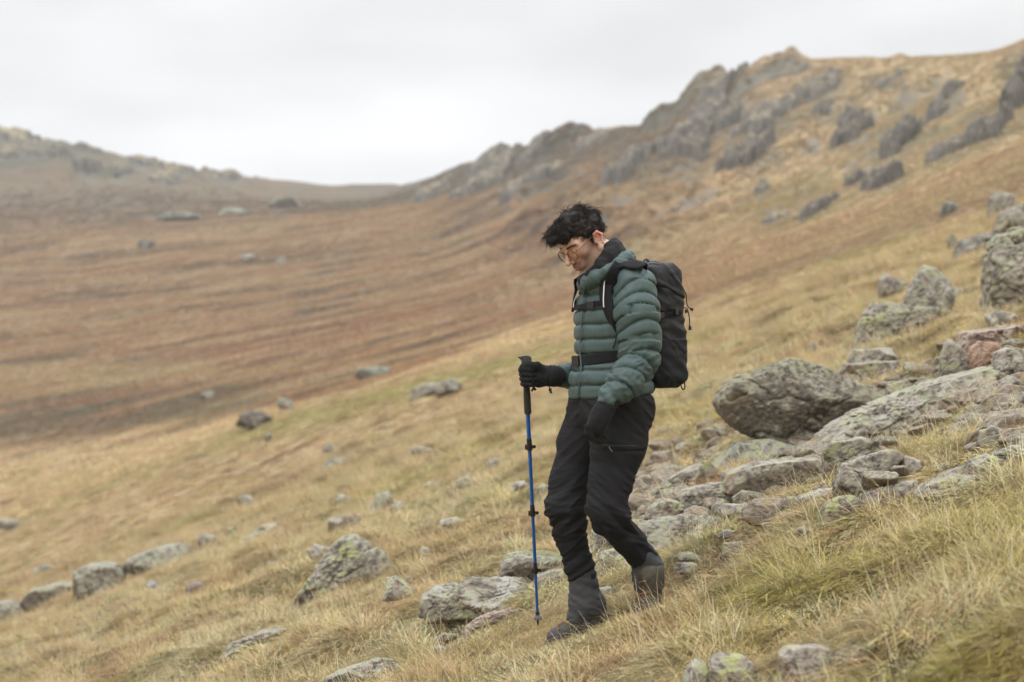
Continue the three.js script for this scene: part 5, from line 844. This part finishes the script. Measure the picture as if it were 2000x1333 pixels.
const onTorso = (px, py, f = torsoOnly, dz = 0.34) => { for (let x = px; ; x += x < 1200 ? 1 : -1) { const q = HP(x, py, dz); for (let i = 0; i < 90; i++) { const v = f(q); if (v < 0.0008) return q; q.z -= Math.max(0.0012, v * 0.8); if (q.z < -8.16) break; } if (Math.abs(x - px) > 60) return q; } };
{
  // bag: a tapered upright body
  const bagF = (p) => { const [l, u, f] = toB(p), t = clamp((u + 0.50) / 0.54), fo = lerp(-0.232, -0.212, t), hf = lerp(0.088, 0.078, t), hl = lerp(0.125, 0.115, t), tl = 0.02 * noise(p.x * 5, p.y * 6, p.z * 5);
    const qx = Math.abs(l) - hl + 0.055, qy = Math.abs(u + 0.232) - 0.255 + 0.055, qz = Math.abs(f - fo) - hf + 0.055, mx = Math.max(qx, qy, qz); return Math.hypot(Math.max(qx, 0), Math.max(qy, 0), Math.max(qz, 0)) + Math.min(mx, 0) - 0.055 - tl * 0.4; };
  const lidF = (p) => { const [l, u, f] = toB(p); const d = bagF(p) - 0.007; return smax(d, -(u + 0.085 - (f + 0.2) * 0.35), 0.01); };
  const lowF = (p) => { const [l, u] = toB(p); return smax(bagF(p) - 0.004, u + 0.285, 0.006); };
  const [lo, hi] = around([B3(0.16, 0.06, -0.10), B3(-0.16, -0.52, -0.34), B3(0.16, -0.52, -0.34), B3(-0.16, 0.06, -0.1)], 0.03);
  const wr = (k, a) => (p) => a * (ridged(noise(p.x * 7 + k, p.y * 16 + p.x * 12, p.z * 7)) - 0.5) + a * 0.5 * noise(p.x * 22, p.y * 30, p.z * 22 + k);
  part('bag', own(skin(bagF, lo, hi, 0.005, { disp: (p) => { const [l, u] = toB(p); return wr(3, 0.009)(p) - 0.012 * Math.exp(-(((u + 0.19) / 0.014) ** 2)); } })), M.pack, pack);
  part('lid', own(skin(lidF, lo, hi, 0.005, { disp: wr(8, 0.010) })), M.pack, pack);
  part('stretch_pocket', own(skin(lowF, lo, hi, 0.005, { disp: wr(12, 0.005) })), M.packDark, pack);
  const fB = (p) => Math.min(bagF(p), lidF(p));
  // side compression strap with its buckle
  const onBag = (px, py) => onTorso(px, py, (p) => Math.min(bagF(p), lowF(p)), 0.3);
  part('compression_strap', own(strap([onBag(1290, 617), onBag(1304, 616), onBag(1320, 613), onBag(1333, 609), onBag(1337, 606)], 0.018, 0.003, bagF, 0.004)), M.web, pack);
  const rb = (w, h, d, p, ry = 0, rz = 0) => { const s = new THREE.Shape(), r = Math.min(w, h) * 0.2; s.moveTo(-w / 2 + r, -h / 2); s.lineTo(w / 2 - r, -h / 2); s.quadraticCurveTo(w / 2, -h / 2, w / 2, -h / 2 + r); s.lineTo(w / 2, h / 2 - r); s.quadraticCurveTo(w / 2, h / 2, w / 2 - r, h / 2); s.lineTo(-w / 2 + r, h / 2); s.quadraticCurveTo(-w / 2, h / 2, -w / 2, h / 2 - r); s.lineTo(-w / 2, -h / 2 + r); s.quadraticCurveTo(-w / 2, -h / 2, -w / 2 + r, -h / 2);
    const g = new THREE.ExtrudeGeometry(s, { depth: d, bevelEnabled: true, bevelSize: 0.0015, bevelThickness: 0.0015, bevelSegments: 2 }); g.translate(0, 0, -d / 2); g.rotateZ(rz); g.rotateY(ry); g.translate(p.x, p.y, p.z); return g; };
  part('buckle', own(rb(0.024, 0.02, 0.008, onBag(1302, 616).add(V(0, 0, 0.008)), 0.5)), M.plastic, pack);
  part('buckle', own(rb(0.016, 0.022, 0.008, onBag(1332, 609).add(V(0.004, 0, 0.01)), 0.7)), M.plastic, pack);
  // elastic cords with toggles, at the back edge
  const e = (px, py, dz = -0.13) => HP(px, py, dz), cone = (p, r, h, rz = 0) => { const g = new THREE.CylinderGeometry(r * 0.7, r, h, 10); g.rotateZ(rz); g.translate(p.x, p.y, p.z); return g; };
  part('cord', own(tubeOf([e(1332, 568), e(1339, 572), e(1341, 586), e(1343, 598), e(1350, 604)], 0.0022)), M.web, pack);
  part('cord', own(tubeOf([e(1334, 603), e(1341, 602), e(1345, 612), e(1347, 626), e(1347, 638)], 0.0022)), M.web, pack);
  part('cord_toggle', own(cone(e(1351, 604), 0.008, 0.014, 1.2)), M.plastic, pack); part('cord_toggle', own(cone(e(1341, 608), 0.009, 0.015, 0.2)), M.plastic, pack); part('cord_toggle', own(cone(e(1348, 641), 0.0075, 0.018)), M.plastic, pack);
  part('axe_loop', own(tubeOf([e(1331, 744), e(1330, 752), e(1335, 762), e(1338, 757), e(1336, 742)], 0.0026)), M.web, pack);
  part('haul_loop', own(tubeOf([e(1252, 518, -0.08), e(1262, 507, -0.08), e(1268, 512, -0.08)], 0.003)), M.web, pack); part('cord_toggle', own(cone(e(1264, 508, -0.08), 0.007, 0.012, 1)), M.plastic, pack);
  part('lid_zip', own(tubeOf([e(1262, 517, 0.02), e(1272, 514, 0.03), e(1284, 514, 0.03), e(1296, 516, 0.0)].map((q) => { for (let i = 0; i < 30; i++) q.z -= lidF(q) * 0.7; return q; }), 0.0022)), mat(0.1, 0.12, 0.14, 0.5), pack);
  part('hem_strap', own(tubeOf([e(1264, 752, 0.0), e(1272, 768, 0.03), e(1280, 758, -0.04)], 0.003)), M.web, pack);
  // shoulder strap on the near side: from the bag over the shoulder and down the chest to the armpit
  const armTorso = (p) => smin(smin(torsoCut(p), chain(p, armN, 0.03), 0.022), chain(p, collar, 0.01), 0.03);
  const sp = [B3(0.09, 0.0, -0.15), B3(0.10, 0.018, -0.09), onTorso(1246, 521, armTorso), onTorso(1230, 518, armTorso), onTorso(1214, 521, armTorso), onTorso(1202, 531, armTorso), onTorso(1193, 553, armTorso), onTorso(1191, 580, armTorso), onTorso(1198, 602, armTorso), onTorso(1211, 622, torsoOnly), onTorso(1222, 632, torsoOnly)];
  part('shoulder_strap', own(strap(sp, 0.06, 0.011, armTorso, 0.008)), M.web, pack);
  const pipe = [[1190, 544], [1188.5, 552], [1187.5, 566], [1186.5, 584], [1187, 600]].map(([x, y]) => onTorso(x, y, armTorso).add(V(-0.008, 0, 0.022)));
  part('piping', own(tubeOf(pipe, 0.0022)), M.white, pack);
  const sf = [HP(1152, 548, -0.02), HP(1143, 560, -0.03), HP(1136, 575, -0.045), HP(1131, 592, -0.055), HP(1128, 610, -0.06)];
  part('shoulder_strap', own(strap(sf.map((q) => { const g = grad(torsoOnly, q); return q.addScaledVector(g, -torsoOnly(q)); }), 0.05, 0.011, torsoOnly, 0.008)), M.web, pack);
  part('piping', own(tubeOf([[1142, 566], [1138, 576], [1134, 588], [1131, 600]].map(([x, y]) => onTorso(x, y, torsoOnly).add(V(-0.014, 0, 0.02))), 0.002)), M.white, pack);
  const st = [HP(1126, 605, -0.04), onTorso(1131, 603), onTorso(1142, 600), onTorso(1158, 596), onTorso(1175, 593), onTorso(1190, 592)];
  part('sternum_strap', own(strap(st, 0.022, 0.003, torsoOnly, 0.009)), M.web, pack);
  part('buckle', own(rb(0.03, 0.026, 0.008, onTorso(1161, 595).add(V(-0.006, 0, 0.02)), -0.5, 0.08)), M.plastic, pack);
  const hb = [HP(1122, 712, -0.06), onTorso(1127, 711), onTorso(1138, 709), onTorso(1160, 705), onTorso(1185, 700), onTorso(1205, 697), onTorso(1222, 694), onTorso(1240, 692)];
  part('hip_belt', own(strap(hb, 0.042, 0.005, torsoOnly, -0.002)), M.web, pack);
  part('buckle', own(rb(0.034, 0.042, 0.012, onTorso(1134, 709).add(V(-0.008, 0, 0.014)), -0.75, 0.05)), M.plastic, pack);
  part('belt_end', own(strap([onTorso(1120, 712).add(V(0, 0, -0.005)), HP(1116, 719, 0.0), HP(1113, 723, -0.01)], 0.02, 0.003, torsoOnly, 0.01)), M.web, pack);
  // jacket zip and its details belong to the person
  const zipPts = [[1148, 556], [1146, 580], [1143, 620], [1140, 660], [1139, 690], [1141, 725], [1137, 750], [1136, 775]].map(([x, y]) => onTorso(x, y, torsoOnly).add(V(-0.002, 0, 0.001)));
  part('jacket_zip', own(tubeOf(zipPts, 0.0035, 60)), M.jacket, person);
  part('pocket_zip', own(tubeOf([[1211, 655], [1209, 665], [1206, 675], [1203, 682]].map(([x, y]) => onTorso(x, y, torsoOnly).add(V(-0.004, 0, 0.008))), 0.0022)), M.black, person, 'slanting jacket pocket zip');
  part('hem_cord', own(tubeOf([HP(1212, 776, 0.19), HP(1222, 773, 0.2), HP(1232, 770, 0.19), HP(1243, 769, 0.18), HP(1238, 772, 0.19), HP(1226, 775, 0.19)], 0.0016)), mat(0.16, 0.17, 0.17, 0.6), person);
  const cf = (px, py) => HP(px, py, -0.15); part('cuff_toggle', own(mergeGeometries([tubeOf([cf(1072, 754), cf(1074, 760), cf(1076, 764)], 0.0025, 8), cone(cf(1074.5, 762), 0.009, 0.012, 1.5), cone(cf(1076, 766), 0.006, 0.012)])), M.plastic, person);
}
{ // trekking pole
  const tip = HP(1051, 1224, -0.42), top = HP(1026, 702, -0.12), ax = top.clone().sub(tip), L = ax.length(); ax.normalize();
  const pole = thing('trekking_pole', 'blue trekking pole with a long black foam grip held in the person\'s gloved right hand', 'trekking pole', tip), rot = new THREE.Quaternion().setFromUnitVectors(V(0, 1, 0), ax);
  const lathe = (pts, n = 20) => { const g = new THREE.LatheGeometry(pts.map(([r, y]) => new THREE.Vector2(r, y)), n); g.applyQuaternion(rot); return g; };
  const at = (py) => clamp((1224 - py) / (1224 - 702)) * L; // along the pole by the row it shows at
  const W = 256, H = 1024, cv = document.createElement('canvas'); cv.width = W; cv.height = H; const cx = cv.getContext('2d'); cx.fillStyle = '#0f56b0'; cx.fillRect(0, 0, W, H); cx.save(); cx.translate(W * 0.25, H * 0.42); cx.rotate(-Math.PI / 2); cx.fillStyle = '#dfe8f6'; cx.font = 'bold 64px sans-serif'; cx.textAlign = 'center'; cx.textBaseline = 'middle'; cx.scale(1.45, 0.95); cx.fillText('TREKKING', 0, 0); cx.restore();
  const tx = new THREE.CanvasTexture(cv); tx.colorSpace = THREE.SRGBColorSpace;
  const blue = (more = {}) => new THREE.MeshPhysicalMaterial({ color: new THREE.Color().setRGB(0.006, 0.105, 0.42), roughness: 0.32, metalness: 0.35, clearcoat: 0.4, ...more });
  part('shaft', lathe([[0.0092, at(868)], [0.0092, at(800)]].map((p) => p), 28), blue({ color: 0xffffff, map: tx }), pole, 'upper blue shaft with small white lettering');
  part('shaft', lathe([[0.0082, at(998)], [0.0082, at(860)]]), blue(), pole); part('shaft', lathe([[0.0073, at(1110)], [0.0073, at(990)]]), blue(), pole); part('shaft', lathe([[0.0063, at(1204)], [0.0063, at(1104)]]), blue(), pole);
  const clampAt = (py, r) => { const c = part('clamp', lathe([[r, at(py + 11)], [r + 0.004, at(py + 10)], [r + 0.0045, at(py + 1)], [r + 0.002, at(py - 1)], [r + 0.0015, at(py - 11)], [r, at(py - 12)]]), M.plastic, pole); const p = ax.clone().multiplyScalar(at(py + 4)); const g = new THREE.CylinderGeometry(0.0075, 0.0075, 0.012, 14); g.rotateX(Math.PI / 2); g.translate(r + 0.011, 0, 0); const k = new THREE.BoxGeometry(0.014, 0.008, 0.012); k.translate(r + 0.004, 0, 0); const m = new THREE.BoxGeometry(0.008, 0.02, 0.012); m.translate(-r - 0.006, -0.002, 0); const q = mergeGeometries([g, k, m].map((z) => z.toNonIndexed())); q.translate(p.x, p.y, p.z); part('lever', q, M.plastic, c); };
  clampAt(865, 0.0095); clampAt(994, 0.0085); clampAt(1108, 0.0075);
  const grip = part('grip', lathe([[0.012, at(806)], [0.0155, at(804)], [0.0152, at(770)], [0.0135, at(756)], [0.0165, at(748)], [0.0145, at(738)], [0.0165, at(728)], [0.0145, at(718)], [0.0175, at(709)], [0.016, at(706)], [0.002, at(705)]], 22), mat(0.026, 0.025, 0.022, 0.9), pole);
  const s = new THREE.Shape(); s.moveTo(-0.026, 0.012); s.quadraticCurveTo(0.0, 0.018, 0.014, 0.012); s.quadraticCurveTo(0.022, 0.004, 0.019, -0.008); s.lineTo(-0.008, -0.01); s.quadraticCurveTo(-0.012, 0.002, -0.026, 0.012);
  const kg = new THREE.ExtrudeGeometry(s, { depth: 0.022, bevelEnabled: true, bevelSize: 0.004, bevelThickness: 0.006, bevelSegments: 4 }); kg.translate(0, 0, -0.011); kg.rotateY(0.35); const tp = ax.clone().multiplyScalar(at(703)); kg.translate(tp.x, tp.y, tp.z); part('grip_cap', kg, mat(0.05, 0.05, 0.055, 0.45), grip);
  const rel = (px, py, dz) => HP(px, py, dz - 0.12).sub(tip);
  part('wrist_strap', mergeGeometries([tubeOf([rel(1033, 724, 0.02), rel(1038, 733, 0.04), rel(1041, 745, 0.044), rel(1042, 758, 0.03), rel(1039, 764, 0.016)], 0.0045), tubeOf([rel(1042, 757, 0.03), rel(1046, 762, 0.02)], 0.005)].map((g) => g)), M.web, pole);
  part('basket', lathe([[0.008, at(1202)], [0.012, at(1204)], [0.018, at(1208)], [0.0185, at(1210)], [0.009, at(1211)]]), mat(0.09, 0.1, 0.11, 0.6), pole);
  part('tip', lathe([[0.001, at(1224)], [0.0035, at(1221)], [0.0055, at(1212)], [0.008, at(1200)], [0.0095, at(1198)], [0.008, at(1196)]]), mat(0.02, 0.018, 0.016, 0.6), pole);
}
scene.traverse((o) => { if (o.isMesh) { o.castShadow = true; o.receiveShadow = true; } });
renderer.render(scene, camera);
